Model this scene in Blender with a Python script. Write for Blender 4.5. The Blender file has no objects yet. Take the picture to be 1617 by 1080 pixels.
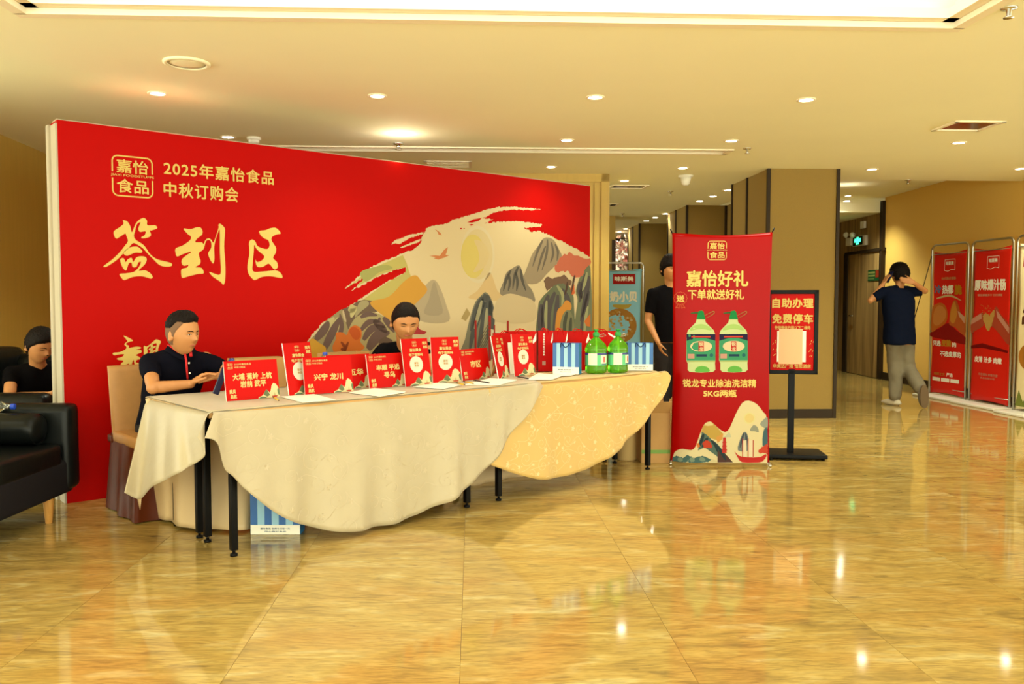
import bpy, bmesh, math, random
from mathutils import Vector as V, Matrix, noise
from mathutils.geometry import tessellate_polygon
PI = math.pi; R = math.radians
random.seed(7)
C = bpy.context.scene.collection
sc = bpy.context.scene

# ------------------------------------------------------------ camera, world, exposure
F = 1330.0; CH = 1.28; PITCH = math.atan(65/1330.0)
cam = bpy.data.cameras.new('camera'); camo = bpy.data.objects.new('camera', cam); C.objects.link(camo)
camo.location = (0, 0, CH); camo.rotation_euler = (PI/2-PITCH, 0, 0)
cam.sensor_width = 36; cam.lens = F/1617*36; cam.clip_start = .05; cam.clip_end = 100
sc.camera = camo
w = bpy.data.worlds.new('world'); sc.world = w; w.use_nodes = True
w.node_tree.nodes['Background'].inputs[0].default_value = (.96, .99, .76, 1)
w.node_tree.nodes['Background'].inputs[1].default_value = 3.4
sc.view_settings.view_transform = 'Standard'; sc.view_settings.look = 'None'
sc.view_settings.gamma = 1; sc.view_settings.use_curve_mapping = False
sc.view_settings.exposure = 0.70
sc.cycles.max_bounces = 8; sc.cycles.diffuse_bounces = 4; sc.cycles.sample_clamp_indirect = 6
WARM = (.97, 1, .78)
SPOT_W = 34; MID_W = 80; FAR_W = 52; PANEL_E = 1.5

# ------------------------------------------------------------ photograph pixel -> point on a real plane
FWD = V((0, math.cos(PITCH), -math.sin(PITCH))); UP = V((0, math.sin(PITCH), math.cos(PITCH))); O0 = V((0, 0, CH))
def ray(px, py): return V((1, 0, 0))*((px-808.5)/F) + UP*((540-py)/F) + FWD
def PL(px, py, p0, n):
    d = ray(px, py); return O0 + d*((p0-O0).dot(n)/d.dot(n))
def G(px, py, z=0.0): return PL(px, py, V((0, 0, z)), V((0, 0, 1)))
def DY(px, py, y): return PL(px, py, V((0, y, 0)), V((0, 1, 0)))
def DX(px, py, x): return PL(px, py, V((x, 0, 0)), V((1, 0, 0)))
TH = R(2.7)
RX = V((math.cos(TH), math.sin(TH), 0)); RY = V((-math.sin(TH), math.cos(TH), 0)); Z = V((0, 0, 1))
def rm(a, b, z=0): return RX*a + RY*b + Z*z      # room axes
def ab(p): return p.dot(RX), p.dot(RY)

# ------------------------------------------------------------ materials
def lin(c):
    return tuple(((x/255)/12.92 if x <= 10 else (((x/255)+.055)/1.055)**2.4) for x in c)
MATS = {}
def mat(name, col, rough=.6, metal=0, spec=.5, var=0, vscale=8, bump=0, bscale=60, emit=0, trans=0, coat=0, ior=1.5, stretch=(1, 1, 1), sheen=0):
    if name in MATS: return MATS[name]
    m = bpy.data.materials.new(name); m.use_nodes = True; nt = m.node_tree; b = nt.nodes['Principled BSDF']
    c = lin(col)+(1,)
    b.inputs['Base Color'].default_value = c; b.inputs['Roughness'].default_value = rough
    b.inputs['Metallic'].default_value = metal; b.inputs['Specular IOR Level'].default_value = spec
    b.inputs['IOR'].default_value = ior; b.inputs['Transmission Weight'].default_value = trans
    b.inputs['Coat Weight'].default_value = coat; b.inputs['Sheen Weight'].default_value = sheen
    if emit:
        b.inputs['Emission Color'].default_value = c; b.inputs['Emission Strength'].default_value = emit
    if var or bump:
        g = nt.nodes.new('ShaderNodeNewGeometry'); mp = nt.nodes.new('ShaderNodeMapping'); mp.inputs['Scale'].default_value = stretch
        nt.links.new(g.outputs['Position'], mp.inputs[0])
    if var:
        n = nt.nodes.new('ShaderNodeTexNoise'); n.inputs['Scale'].default_value = vscale; n.inputs['Detail'].default_value = 5
        nt.links.new(mp.outputs[0], n.inputs['Vector'])
        r = nt.nodes.new('ShaderNodeValToRGB'); r.color_ramp.elements[0].position = .3; r.color_ramp.elements[1].position = .7
        r.color_ramp.elements[0].color = tuple(x*(1-var) for x in c[:3])+(1,); r.color_ramp.elements[1].color = tuple(min(1, x*(1+var*.6)) for x in c[:3])+(1,)
        nt.links.new(n.outputs[0], r.inputs[0]); nt.links.new(r.outputs[0], b.inputs['Base Color'])
    if bump:
        n2 = nt.nodes.new('ShaderNodeTexNoise'); n2.inputs['Scale'].default_value = bscale; n2.inputs['Detail'].default_value = 4
        nt.links.new(mp.outputs[0], n2.inputs['Vector'])
        bp = nt.nodes.new('ShaderNodeBump'); bp.inputs['Strength'].default_value = bump; bp.inputs['Distance'].default_value = .01
        nt.links.new(n2.outputs[0], bp.inputs['Height']); nt.links.new(bp.outputs[0], b.inputs['Normal'])
    MATS[name] = m; return m

def marble():
    m = bpy.data.materials.new('marble'); m.use_nodes = True; nt = m.node_tree; b = nt.nodes['Principled BSDF']
    N = nt.nodes.new; L = nt.links.new
    g = N('ShaderNodeNewGeometry'); oi = N('ShaderNodeObjectInfo')
    rot = N('ShaderNodeVectorRotate'); rot.rotation_type = 'Z_AXIS'
    ma = N('ShaderNodeMath'); ma.operation = 'MULTIPLY_ADD'; ma.inputs[1].default_value = .26; ma.inputs[2].default_value = -.12
    L(oi.outputs['Random'], ma.inputs[0]); L(g.outputs['Position'], rot.inputs['Vector']); L(ma.outputs[0], rot.inputs['Angle'])
    add = N('ShaderNodeVectorMath'); add.operation = 'ADD'
    mu = N('ShaderNodeMath'); mu.operation = 'MULTIPLY'; mu.inputs[1].default_value = 37; L(oi.outputs['Random'], mu.inputs[0])
    L(rot.outputs[0], add.inputs[0]); L(mu.outputs[0], add.inputs[1])
    def nz(sx, sy, scale, det, dist=0):
        mp = N('ShaderNodeMapping'); mp.inputs['Scale'].default_value = (sx, sy, 1); L(add.outputs[0], mp.inputs[0])
        n = N('ShaderNodeTexNoise'); n.inputs['Scale'].default_value = scale; n.inputs['Detail'].default_value = det; n.inputs['Distortion'].default_value = dist
        L(mp.outputs[0], n.inputs['Vector']); return n
    a = nz(1.6, 5.5, 1.9, 12, .9); c = nz(2.8, 15, 2.6, 12, .8); d = nz(.9, 1.8, 1.6, 4)
    r1 = N('ShaderNodeValToRGB'); e = r1.color_ramp.elements
    e[0].position = .28; e[0].color = lin((154, 128, 72))+(1,); e[1].position = .74; e[1].color = lin((206, 190, 132))+(1,)
    x = e.new(.46); x.color = lin((182, 152, 82))+(1,); x = e.new(.58); x.color = lin((190, 162, 92))+(1,)
    L(a.outputs[0], r1.inputs[0])
    r2 = N('ShaderNodeValToRGB'); e = r2.color_ramp.elements
    e[0].position = .30; e[0].color = (1, 1, 1, 1); e[1].position = .43; e[1].color = (0, 0, 0, 1); L(c.outputs[0], r2.inputs[0])
    mx = N('ShaderNodeMixRGB'); mx.inputs[2].default_value = lin((108, 90, 62))+(1,)
    f = N('ShaderNodeMath'); f.operation = 'MULTIPLY'; f.inputs[1].default_value = .5; L(r2.outputs[0], f.inputs[0])
    L(f.outputs[0], mx.inputs[0]); L(r1.outputs[0], mx.inputs[1])
    mx2 = N('ShaderNodeMixRGB'); mx2.inputs[2].default_value = lin((184, 138, 66))+(1,)
    r3 = N('ShaderNodeValToRGB'); r3.color_ramp.elements[0].position = .5; r3.color_ramp.elements[1].position = .72; L(d.outputs[0], r3.inputs[0])
    f2 = N('ShaderNodeMath'); f2.operation = 'MULTIPLY'; f2.inputs[1].default_value = .55; L(r3.outputs[0], f2.inputs[0]); L(f2.outputs[0], mx2.inputs[0])
    L(mx.outputs[0], mx2.inputs[1])
    fl = nz(7, 46, 2.2, 8, .3); r4 = N('ShaderNodeValToRGB'); r4.color_ramp.elements[0].position = .40; r4.color_ramp.elements[0].color = (.72, .72, .72, 1); r4.color_ramp.elements[1].position = .58; r4.color_ramp.elements[1].color = (1, 1, 1, 1); L(fl.outputs[0], r4.inputs[0])
    mg = N('ShaderNodeMixRGB'); mg.blend_type = 'MULTIPLY'; mg.inputs[0].default_value = .85; L(mx2.outputs[0], mg.inputs[1]); L(r4.outputs[0], mg.inputs[2])
    L(mg.outputs[0], b.inputs['Base Color'])
    b.inputs['Roughness'].default_value = .07; b.inputs['IOR'].default_value = 1.55; b.inputs['Specular IOR Level'].default_value = .6
    MATS['marble'] = m; return m
def wood(name, c1, c2, sx=14, sz=.8, rough=.5):
    m = bpy.data.materials.new(name); m.use_nodes = True; nt = m.node_tree; b = nt.nodes['Principled BSDF']
    g = nt.nodes.new('ShaderNodeNewGeometry'); mp = nt.nodes.new('ShaderNodeMapping'); mp.inputs['Scale'].default_value = (sx, sx, sz)
    n = nt.nodes.new('ShaderNodeTexNoise'); n.inputs['Scale'].default_value = 1.2; n.inputs['Detail'].default_value = 7; n.inputs['Distortion'].default_value = .7
    r = nt.nodes.new('ShaderNodeValToRGB'); r.color_ramp.elements[0].position = .3; r.color_ramp.elements[1].position = .68
    r.color_ramp.elements[0].color = lin(c1)+(1,); r.color_ramp.elements[1].color = lin(c2)+(1,)
    nt.links.new(g.outputs['Position'], mp.inputs[0]); nt.links.new(mp.outputs[0], n.inputs['Vector']); nt.links.new(n.outputs[0], r.inputs[0]); nt.links.new(r.outputs[0], b.inputs['Base Color'])
    b.inputs['Roughness'].default_value = rough; MATS[name] = m; return m

M = dict(joint=mat('tile_joint', (128, 100, 56), .7),
 marble=marble(),
 ceil=mat('ceiling_paint', (250, 247, 214), .9, var=.02, vscale=1),
 ceil2=mat('ceiling_trim_paint', (244, 232, 205), .7),
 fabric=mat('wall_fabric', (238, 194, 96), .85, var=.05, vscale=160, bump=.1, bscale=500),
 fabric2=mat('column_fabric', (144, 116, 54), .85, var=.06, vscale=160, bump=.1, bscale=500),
 slatwood=mat('slat_wood', (200, 166, 78), .45, var=.05, vscale=3, stretch=(8, 8, .6)),
 dtrim=mat('dark_trim', (50, 38, 24), .5, spec=.15), brown=mat('brown_panel', (70, 50, 30), .5),
 doorwood=wood('door_wood', (116, 88, 48), (186, 152, 92), 9, .5),
 metal=mat('brushed_metal', (200, 198, 190), .3, 1), chrome=mat('chrome', (225, 225, 225), .12, 1),
 white=mat('white_plastic', (240, 235, 220), .4), black=mat('black_metal', (12, 10, 10), .4, spec=.12),
 red=mat('red_banner_cloth', (172, 5, 1), .5, spec=.06, bump=.03, bscale=40),
 red2=mat('red_vinyl', (150, 2, 1), .30, spec=.10), red3=mat('red_card', (184, 8, 3), .45, spec=.1),
 gold=mat('gold_print', (208, 180, 100), .5, spec=.1), cream=mat('cream_print', (240, 220, 170), .6),
 wprint=mat('white_print', (248, 242, 225), .5), canvas=mat('canvas_back', (180, 168, 146), .8, var=.05, vscale=5),
 ivory=mat('ivory_satin', (178, 163, 132), .42, spec=.4, var=.04, vscale=5, bump=.5, bscale=7, sheen=.2),
 yellowcloth=mat('yellow_damask', (200, 164, 92), .55, bump=.1, bscale=40, sheen=.2), embro2=mat('ivory_damask_thread', (186, 170, 138), .3),embro=mat('embroidery_thread', (222, 200, 146), .5),
 pinkcloth=mat('beige_satin', (214, 184, 138), .4, bump=.15, bscale=20),
 leather=mat('black_leather', (12, 15, 15), .36, spec=.2, bump=.12, bscale=14), charcoal=mat('charcoal_fabric', (30, 27, 30), .9, spec=.1),
 lightwood=wood('light_wood', (196, 136, 62), (222, 166, 88), 20, 3),
 kraft=mat('kraft_card', (186, 142, 84), .8, var=.05, vscale=9), tape=mat('green_tape', (110, 150, 60), .5),
 navy=mat('navy_cotton', (10, 12, 22), .9, spec=.05, bump=.2, bscale=24), blacktee=mat('black_cotton', (12, 10, 12), .9, spec=.05, bump=.2, bscale=24),
 polo=mat('dark_navy_pique', (14, 14, 24), .9, spec=.05, bump=.2, bscale=24), bluetee=mat('navy_blue_cotton', (14, 20, 38), .9, spec=.05, bump=.2, bscale=24),
 skin=mat('skin', (188, 128, 76), .55, var=.05, vscale=25), hair=mat('black_hair', (22, 15, 12), .6, spec=.12, bump=.6, bscale=120),
 stubble=mat('cropped_hair', (112, 80, 54), .8), lip=mat('lips', (168, 88, 70), .5), eyew=mat('eye_white', (225, 210, 190), .3), dark=mat('dark_iris', (20, 14, 10), .2),
 grey=mat('grey_trousers', (120, 110, 88), .9, bump=.25, bscale=18), dgrey=mat('dark_trousers', (40, 36, 36), .9, spec=.1), shoe=mat('shoe_grey', (110, 102, 90), .6), sole=mat('shoe_sole', (205, 192, 165), .7), brownsole=mat('shoe_sole_brown', (110, 88, 62), .7),
 blue=mat('blue_stripe', (52, 104, 172), .5), lblue=mat('light_blue_stripe', (150, 196, 220), .5), blueside=mat('blue_side', (22, 108, 160), .5),
 capg=mat('green_cap', (20, 140, 50), .35), bluecap=mat('blue_cap', (30, 70, 190), .35),
 liquid=mat('green_liquid', (120, 225, 50), .05, trans=.75, ior=1.35), pet=mat('clear_plastic', (240, 245, 240), .05, trans=.95, ior=1.3),
 labelg=mat('label_green', (90, 190, 130), .4), labelc=mat('label_cream', (244, 230, 196), .4), labeln=mat('label_navy', (44, 50, 120), .4), labelr=mat('label_red', (200, 40, 40), .4),
 paper=mat('white_paper', (244, 238, 222), .7), pen=mat('pen_yellow', (236, 180, 40), .4), penb=mat('pen_black', (30, 24, 30), .4),
 brownsatin=mat('brown_satin', (84, 34, 10), .4, spec=.12, bump=.4, bscale=8), chaircover=mat('gold_chair_cover', (172, 122, 66), .55, var=.08, vscale=14, bump=.1, bscale=30),
 phone=mat('phone_glass', (20, 24, 60), .1), poster=mat('salmon_paper', (250, 178, 130), .5), lens=None)
def emis(name, col, s):
    m = bpy.data.materials.new(name); m.use_nodes = True; nt = m.node_tree; nt.nodes.remove(nt.nodes['Principled BSDF'])
    e = nt.nodes.new('ShaderNodeEmission'); e.inputs[0].default_value = (*col, 1); e.inputs[1].default_value = s
    nt.links.new(e.outputs[0], nt.nodes['Material Output'].inputs[0]); MATS[name] = m; return m
M['lens'] = emis('lamp_lens', (1, .93, .74), 28); M['cove'] = emis('cove_lit_glow', (1, .93, .74), PANEL_E)
M['exit'] = emis('exit_green', (.05, 1, .35), 2.0)
_pc = {}
def pm(r, g, b):      # flat printed ink
    k = (r, g, b)
    if k not in _pc: _pc[k] = mat('ink_%d_%d_%d' % k, tuple(x*.82 for x in k), .5, spec=.1)
    return _pc[k]

# ------------------------------------------------------------ mesh building
class MB:
    def __init__(s): s.v = []; s.f = []; s.mi = []; s.ms = []; s.sm = []; s.marks = []
    def m(s, mt):
        if mt not in s.ms: s.ms.append(mt)
        return s.ms.index(mt)
    def add(s, vs, fs, mt, smooth=False):
        o = len(s.v); s.v += [V(v) for v in vs]; k = s.m(mt)
        for f in fs: s.f.append([i+o for i in f]); s.mi.append(k); s.sm.append(smooth)
    def box(s, c, size, mt, X=V((1, 0, 0)), Y=None, Zz=V((0, 0, 1)), bev=0):
        X = X.normalized(); Zz = Zz.normalized(); Y = Y or Zz.cross(X)
        a, b, d = [x/2 for x in size]; c = V(c)
        if bev <= 0:
            vs = [c+X*a*i+Y*b*j+Zz*d*k for k in (-1, 1) for j in (-1, 1) for i in (-1, 1)]
            s.add(vs, [(0, 2, 3, 1), (4, 5, 7, 6), (0, 1, 5, 4), (2, 6, 7, 3), (0, 4, 6, 2), (1, 3, 7, 5)], mt)
        else:
            bm = bmesh.new(); bmesh.ops.create_cube(bm, size=1)
            for v in bm.verts: v.co = V((v.co.x*size[0], v.co.y*size[1], v.co.z*size[2]))
            bmesh.ops.bevel(bm, geom=bm.edges[:], offset=bev, segments=3, affect='EDGES', profile=.6)
            bm.verts.ensure_lookup_table()
            s.add([c+X*v.co.x+Y*v.co.y+Zz*v.co.z for v in bm.verts], [[v.index for v in f.verts] for f in bm.faces], mt, True); bm.free()
    def tube(s, pts, r, mt, n=10, caps=True, closed=False):
        pts = [V(p) for p in pts]; rs = r if isinstance(r, (list, tuple)) else [r]*len(pts)
        vs = []; fs = []; ref = None
        for i, p in enumerate(pts):
            a = pts[max(i-1, 0)]; b = pts[min(i+1, len(pts)-1)]; t = (b-a).normalized()
            if ref is None: ref = V((0, 0, 1)) if abs(t.z) < .9 else V((1, 0, 0))
            u = t.cross(ref).normalized(); w_ = u.cross(t).normalized(); ref = w_
            for k in range(n):
                a_ = 2*PI*k/n; vs.append(p+(u*math.cos(a_)+w_*math.sin(a_))*rs[i])
        for i in range(len(pts)-1):
            for k in range(n): fs.append((i*n+k, i*n+(k+1) % n, (i+1)*n+(k+1) % n, (i+1)*n+k))
        if caps: fs.append(list(range(n))[::-1]); fs.append([len(vs)-n+k for k in range(n)])
        s.add(vs, fs, mt, True)
    def lathe(s, c, prof, mt, n=24, sx=1, sy=1, a0=0, a1=2*PI, X=V((1, 0, 0)), Y=V((0, 1, 0)), Zz=V((0, 0, 1)), capb=True, capt=True):
        c = V(c); vs = []; fs = []; full = abs(a1-a0-2*PI) < 1e-6; m_ = n if full else n+1
        for r, z in prof:
            for k in range(m_):
                a = a0+(a1-a0)*k/n; vs.append(c+X*math.cos(a)*r*sx+Y*math.sin(a)*r*sy+Zz*z)
        for i in range(len(prof)-1):
            for k in range(n if full else n): 
                k2 = (k+1) % m_ if full else k+1
                fs.append((i*m_+k, i*m_+k2, (i+1)*m_+k2, (i+1)*m_+k))
        if full and capb: fs.append(list(range(m_))[::-1])
        if full and capt: fs.append([len(vs)-m_+k for k in range(m_)])
        s.add(vs, fs, mt, True)
    def sphere(s, c, r, mt, n=14, sx=1, sy=1, sz=1):
        prof = [(math.sin(PI*i/n)*r, -math.cos(PI*i/n)*r*sz) for i in range(n+1)]
        prof[0] = (1e-4, -r*sz); prof[-1] = (1e-4, r*sz)
        s.lathe(c, prof, mt, n=n+4, sx=sx, sy=sy)
    def build(s, name, parent=None, root=None, smooth=None):
        if name.endswith('lettering') and len(s.marks) > 2:
            mk = sorted(set([0]+s.marks+[len(s.f)])); last = None
            for a, b in zip(mk, mk[1:]):
                q = MB(); ids = sorted({i for f in s.f[a:b] for i in f}); mp = {i: k for k, i in enumerate(ids)}
                q.v = [s.v[i] for i in ids]; q.f = [[mp[i] for i in f] for f in s.f[a:b]]; q.mi = s.mi[a:b]; q.sm = s.sm[a:b]; q.ms = s.ms
                last = q.build('printed_line', parent, root)
            return last
        me = bpy.data.meshes.new(name)
        o = root.location.copy() if root is not None else V((0, 0, 0))
        me.from_pydata([v-o for v in s.v], [], s.f)
        for m_ in s.ms: me.materials.append(m_)
        for p, k, sm in zip(me.polygons, s.mi, s.sm): p.material_index = k; p.use_smooth = sm if smooth is None else smooth
        me.update()
        return link(name, me, parent)
def link(name, me, parent=None):
    ob = bpy.data.objects.new(name, me); C.objects.link(ob)
    if parent is not None: ob.parent = parent
    return ob
def root(name, label, cat, loc=(0, 0, 0), group=None):
    o = bpy.data.objects.new(name, None); o.empty_display_size = .05; C.objects.link(o); o.location = V(loc)
    tag(o, label, cat, group); bpy.context.view_layer.update(); return o
def tag(o, label, cat, group=None):
    o['label'] = label; o['category'] = cat
    if group: o['group'] = group
    return o
def struct(o, label=None):
    o['kind'] = 'structure'
    if label: o['label'] = label
    return o
def recenter(o):
    """move the origin of a single-mesh thing to its base"""
    vs = [v.co for v in o.data.vertices]
    c = V((sum(v.x for v in vs)/len(vs), sum(v.y for v in vs)/len(vs), min(v.z for v in vs)))
    o.data.transform(Matrix.Translation(-c)); o.location = o.location+c; return o

# ------------------------------------------------------------ flat print on a surface
def smooth_loop(pts, k=5, closed=True):
    n = len(pts); out = []
    for i in range(n if closed else n-1):
        p0, p1, p2, p3 = [pts[(i+j) % n] if closed else pts[max(0, min(n-1, i+j))] for j in (-1, 0, 1, 2)]
        for t in range(k):
            t /= k; t2 = t*t; t3 = t2*t
            out.append(tuple(.5*((2*p1[a])+(-p0[a]+p2[a])*t+(2*p0[a]-5*p1[a]+4*p2[a]-p3[a])*t2+(-p0[a]+3*p1[a]-3*p2[a]+p3[a])*t3) for a in (0, 1)))
    if not closed: out.append(tuple(pts[-1]))
    return out
TEXT = {}
def text_geo(s, bold=.0, spacing=1.0, shear=0):
    k = (s, bold, spacing, shear)
    if k in TEXT: return TEXT[k]
    cu = bpy.data.curves.new('t', 'FONT'); cu.body = s; cu.size = 1; cu.space_character = spacing; cu.resolution_u = 3; cu.shear = shear; cu.fill_mode = 'FRONT'
    ob = bpy.data.objects.new('t', cu); C.objects.link(ob)
    dg = bpy.context.evaluated_depsgraph_get(); dg.update()
    me = bpy.data.meshes.new_from_object(ob.evaluated_get(dg))
    vs = [(v.co.x, v.co.y, 0) for v in me.vertices]; fs = [list(p.vertices) for p in me.polygons]
    bpy.data.objects.remove(ob); bpy.data.curves.remove(cu); bpy.data.meshes.remove(me)
    if bold:
        V0, F0 = vs, fs; vs = []; fs = []
        for k_, (dx, dy) in enumerate(((0, 0), (bold, 0), (-bold, 0), (0, bold), (0, -bold))):
            o = len(vs); vs += [(x+dx, y+dy, k_*.0002) for x, y, _ in V0]; fs += [[i+o for i in f] for f in F0]
    x0 = min(v[0] for v in vs); x1 = max(v[0] for v in vs); y0 = min(v[1] for v in vs); y1 = max(v[1] for v in vs)
    TEXT[k] = ([((x-x0)/(x1-x0), (y-y0)/(y1-y0), q) for x, y, q in vs], fs); return TEXT[k]
class Panel:
    def __init__(s, O, ux, uz, bend=None):
        s.O = V(O); s.ux = V(ux).normalized(); s.uz = V(uz).normalized(); s.n = s.ux.cross(s.uz).normalized(); s.bend = bend
        if s.n.dot(O0-s.O) < 0: s.n = -s.n
    def uv(s, px, py):
        d = PL(px, py, s.O, s.n)-s.O; return d.dot(s.ux), d.dot(s.uz)
    def p(s, u, v, o=0): return s.O+s.ux*u+s.uz*v+s.n*(o+(s.bend(u, v) if s.bend else 0))
    def poly(s, mb, pts, mt, off=.001, px=True, smooth=0, rough=0, holes=(), scale=None):
        loops = []
        for lp in [pts]+list(holes):
            if scale: lp = [(scale[0]+x/scale[2], scale[1]+y/scale[2]) for x, y in lp]
            if smooth: lp = smooth_loop(lp, smooth)
            uv = [s.uv(*q) for q in lp] if px else list(lp)
            if rough:
                nu = []
                for i, q in enumerate(uv):
                    q2 = uv[(i+1) % len(uv)]; L = math.dist(q, q2); k = max(1, int(L/(rough*2.2)))
                    for j in range(k):
                        t = j/k; nu.append((q[0]+(q2[0]-q[0])*t+random.uniform(-rough, rough), q[1]+(q2[1]-q[1])*t+random.uniform(-rough, rough)))
                uv = nu
            loops.append(uv)
        tri = tessellate_polygon([[V((a, b, 0)) for a, b in lp] for lp in loops])
        flat = [q for lp in loops for q in lp]
        if getattr(s, 'clamp', None): flat = [(max(s.clamp[0], min(s.clamp[1], q[0])), max(s.clamp[2], q[1])) for q in flat]
        if s.bend:       # follow the curve of the sheet
            st = [tuple(flat[i] for i in t) for t in tri]; done = []
            while st:
                A = st.pop(); L = [math.dist(A[i], A[(i+1) % 3]) for i in range(3)]; k = L.index(max(L))
                if L[k] > .05 and len(done)+len(st) < 6000:
                    m_ = ((A[k][0]+A[(k+1) % 3][0])/2, (A[k][1]+A[(k+1) % 3][1])/2); st += [(A[k], m_, A[(k+2) % 3]), (m_, A[(k+1) % 3], A[(k+2) % 3])]
                else: done.append(A)
            flat = [q for t in done for q in t]; tri = [(3*i, 3*i+1, 3*i+2) for i in range(len(done))]
        fs = []
        for t in tri:
            a, b, c = [flat[i] for i in t]
            if (b[0]-a[0])*(c[1]-a[1])-(b[1]-a[1])*(c[0]-a[0]) == 0: continue
            fs.append(t)
        mb.add([s.p(a, b, off) for a, b in flat], fs, mt)
    def stroke(s, mb, pts, w_, mt, off=.0014, scale=None, taper=True, px=True):
        if scale: pts = [(scale[0]+x/scale[2], scale[1]+y/scale[2]) for x, y in pts]
        pts = smooth_loop(pts, 5, False); uv = [s.uv(*q) for q in pts] if px else pts
        A = []; B = []; n = len(uv)
        for i, q in enumerate(uv):
            a = uv[max(0, i-1)]; b = uv[min(n-1, i+1)]; dx, dy = b[0]-a[0], b[1]-a[1]; L = math.hypot(dx, dy) or 1
            t = i/(n-1); k = w_/2*((.25+1.1*math.sin(PI*min(1, t*.9+.1))) if taper else 1)
            A.append((q[0]-dy/L*k, q[1]+dx/L*k)); B.append((q[0]+dy/L*k, q[1]-dx/L*k))
        mb.add([s.p(a, b, off) for a, b in A+B], [(i, i+1, n+i+1, n+i) for i in range(n-1)], mt)
    def text(s, mb, t, rect, mt, off=.002, bold=.012, px=True, spacing=1.0, shear=0):
        vs, fs = text_geo(t, bold, spacing, shear)
        if px:
            u0, v1 = s.uv(rect[0], rect[1]); u1, v0 = s.uv(rect[2], rect[3])
        else: u0, v0, u1, v1 = rect
        mb.marks.append(len(mb.f)); mb.add([s.p(u0+x*(u1-u0), v0+y*(v1-v0), off+q) for x, y, q in vs], fs, mt); mb.marks.append(len(mb.f))
    def ell(s, mb, c, rx, ry, mt, off=.001, px=False, n=28):
        if px: c0 = s.uv(*c); c = c0
        pts = [(c[0]+rx*math.cos(2*PI*i/n), c[1]+ry*math.sin(2*PI*i/n)) for i in range(n)]
        mb.add([s.p(a, b, off) for a, b in pts], [list(range(n))], mt)
    def rect(s, mb, u0, v0, u1, v1, mt, off=.001, k=1):
        vs = []; fs = []
        for j in range(k+1):
            for i in range(k+1): vs.append(s.p(u0+(u1-u0)*i/k, v0+(v1-v0)*j/k, off))
        for j in range(k):
            for i in range(k): q = j*(k+1)+i; fs.append((q, q+1, q+k+2, q+k+1))
        mb.add(vs, fs, mt)
def logo(P, mb, u0, v0, u1, v1, mt, off=.002, sub=True):
    """rounded square seal with four characters"""
    w_, h = u1-u0, v1-v0; t = w_*.035; r = w_*.14
    def arc(cx, cy, a0, k=5): return [(cx+r*math.cos(a0+PI/2*i/k), cy+r*math.sin(a0+PI/2*i/k)) for i in range(k+1)]
    top = [(u0, v0+h*.6)]+arc(u0+r, v1-r, PI/2)[::-1][::1]+arc(u1-r, v1-r, 0)[::-1]+[(u1, v0+h*.6)]
    bot = [(u0, v0+h*.44)]+arc(u0+r, v0+r, PI)+arc(u1-r, v0+r, 3*PI/2)+[(u1, v0+h*.44)]
    for pl in (top, bot):
        for a, b in zip(pl, pl[1:]):
            P.stroke(mb, [a, b], t, mt, off, taper=False, px=False)
    P.text(mb, '嘉怡', (u0+w_*.1, v0+h*.58, u1-w_*.1, v1-h*.08), mt, off, .015, px=False)
    P.text(mb, '食品', (u0+w_*.1, v0+h*.08, u1-w_*.1, v0+h*.43), mt, off, .015, px=False)
    if sub: P.text(mb, 'JIAYI FOODSTUFFS', (u0-w_*.04, v0+h*.475, u1+w_*.04, v0+h*.55), mt, off, .015, px=False)
# ------------------------------------------------------------ ROOM
CZ = 2.70
def slab(mb, a0, b0, a1, b1, z0, z1, mt):
    c = rm((a0+a1)/2, (b0+b1)/2, (z0+z1)/2); mb.box(c, (abs(a1-a0), abs(b1-b0), z1-z0), mt, X=RX, Y=RY)
# floor: slab plus one marble tile object per visible tile
mb = MB(); slab(mb, -9, -3, 16, 26, -.12, -.0015, M['joint']); floor = struct(mb.build('floor'), 'polished yellow brown veined marble floor of large square tiles')
ta, tb = ab(G(727, 1043)); _, tb2 = ab(G(727, 979)); TS = .8
tm = MB(); e = .0008
tm.box((0, 0, -.002), (TS-e*2, TS-e*2, .004), M['marble'], X=RX, Y=RY)
tme = None; near = []; far = MB(); nt_ = 0
for j in range(-12, 34):
    for i in range(-14, 22):
        a = ta+(i+.5)*TS; b = tb2+(j+.5)*TS; p = rm(a, b)
        if a < -8.5 or a > 15 or b < -2.7 or b > 25: continue
        vis = p.y > 2.0 and abs(p.x) < .66*p.y+.9 and p.y < 15
        if vis and nt_ < 300: near.append((p.length, p))
        else: far.box((p.x, p.y, -.0025), (TS-e*2, TS-e*2, .003), M['marble'], X=RX, Y=RY)
        nt_ += vis
for _, p in sorted(near, key=lambda q: q[0]):
    if tme is None:
        o = tm.build('tile', floor); tme = o.data
    else: o = link('tile', tme, floor)
    o.location = p
o = far.build('outer_tiles', floor); o['kind'] = 'stuff'

# ceiling: planes with a coved tray, a linear slot and a raised bay
tL = ab(G(44, 22, CZ)); tR = ab(G(1512, 39, CZ)); tb_ = (tL[1]+tR[1])/2
s0 = ab(G(1136, 236, CZ)); s1 = ab(G(1140, 243, CZ)); sb0, sb1 = sorted((s0[1], s1[1])); sb1 = sb0+.22; sa0, sa1 = -3.2, s1[0]
rb0 = ab(G(1600, 286, CZ))[1]; ra0 = ab(G(1327, 268, CZ))[0]-.3
T0 = tb_-3.2      # near edge of the tray
mb = MB(); cm = M['ceil']; H = .3
def cl(a0, b0, a1, b1, z=CZ): slab(mb, a0, b0, a1, b1, z, z+H, cm)
cl(-7, -3, 14, T0); cl(-7, T0, tL[0], tb_); cl(tR[0], T0, 14, tb_); cl(-7, tb_, 14, sb0)
cl(-7, sb0, sa0, sb1); cl(sa1, sb0, 14, sb1); cl(-7, sb1, 14, rb0); cl(-7, rb0, ra0, 24)
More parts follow.
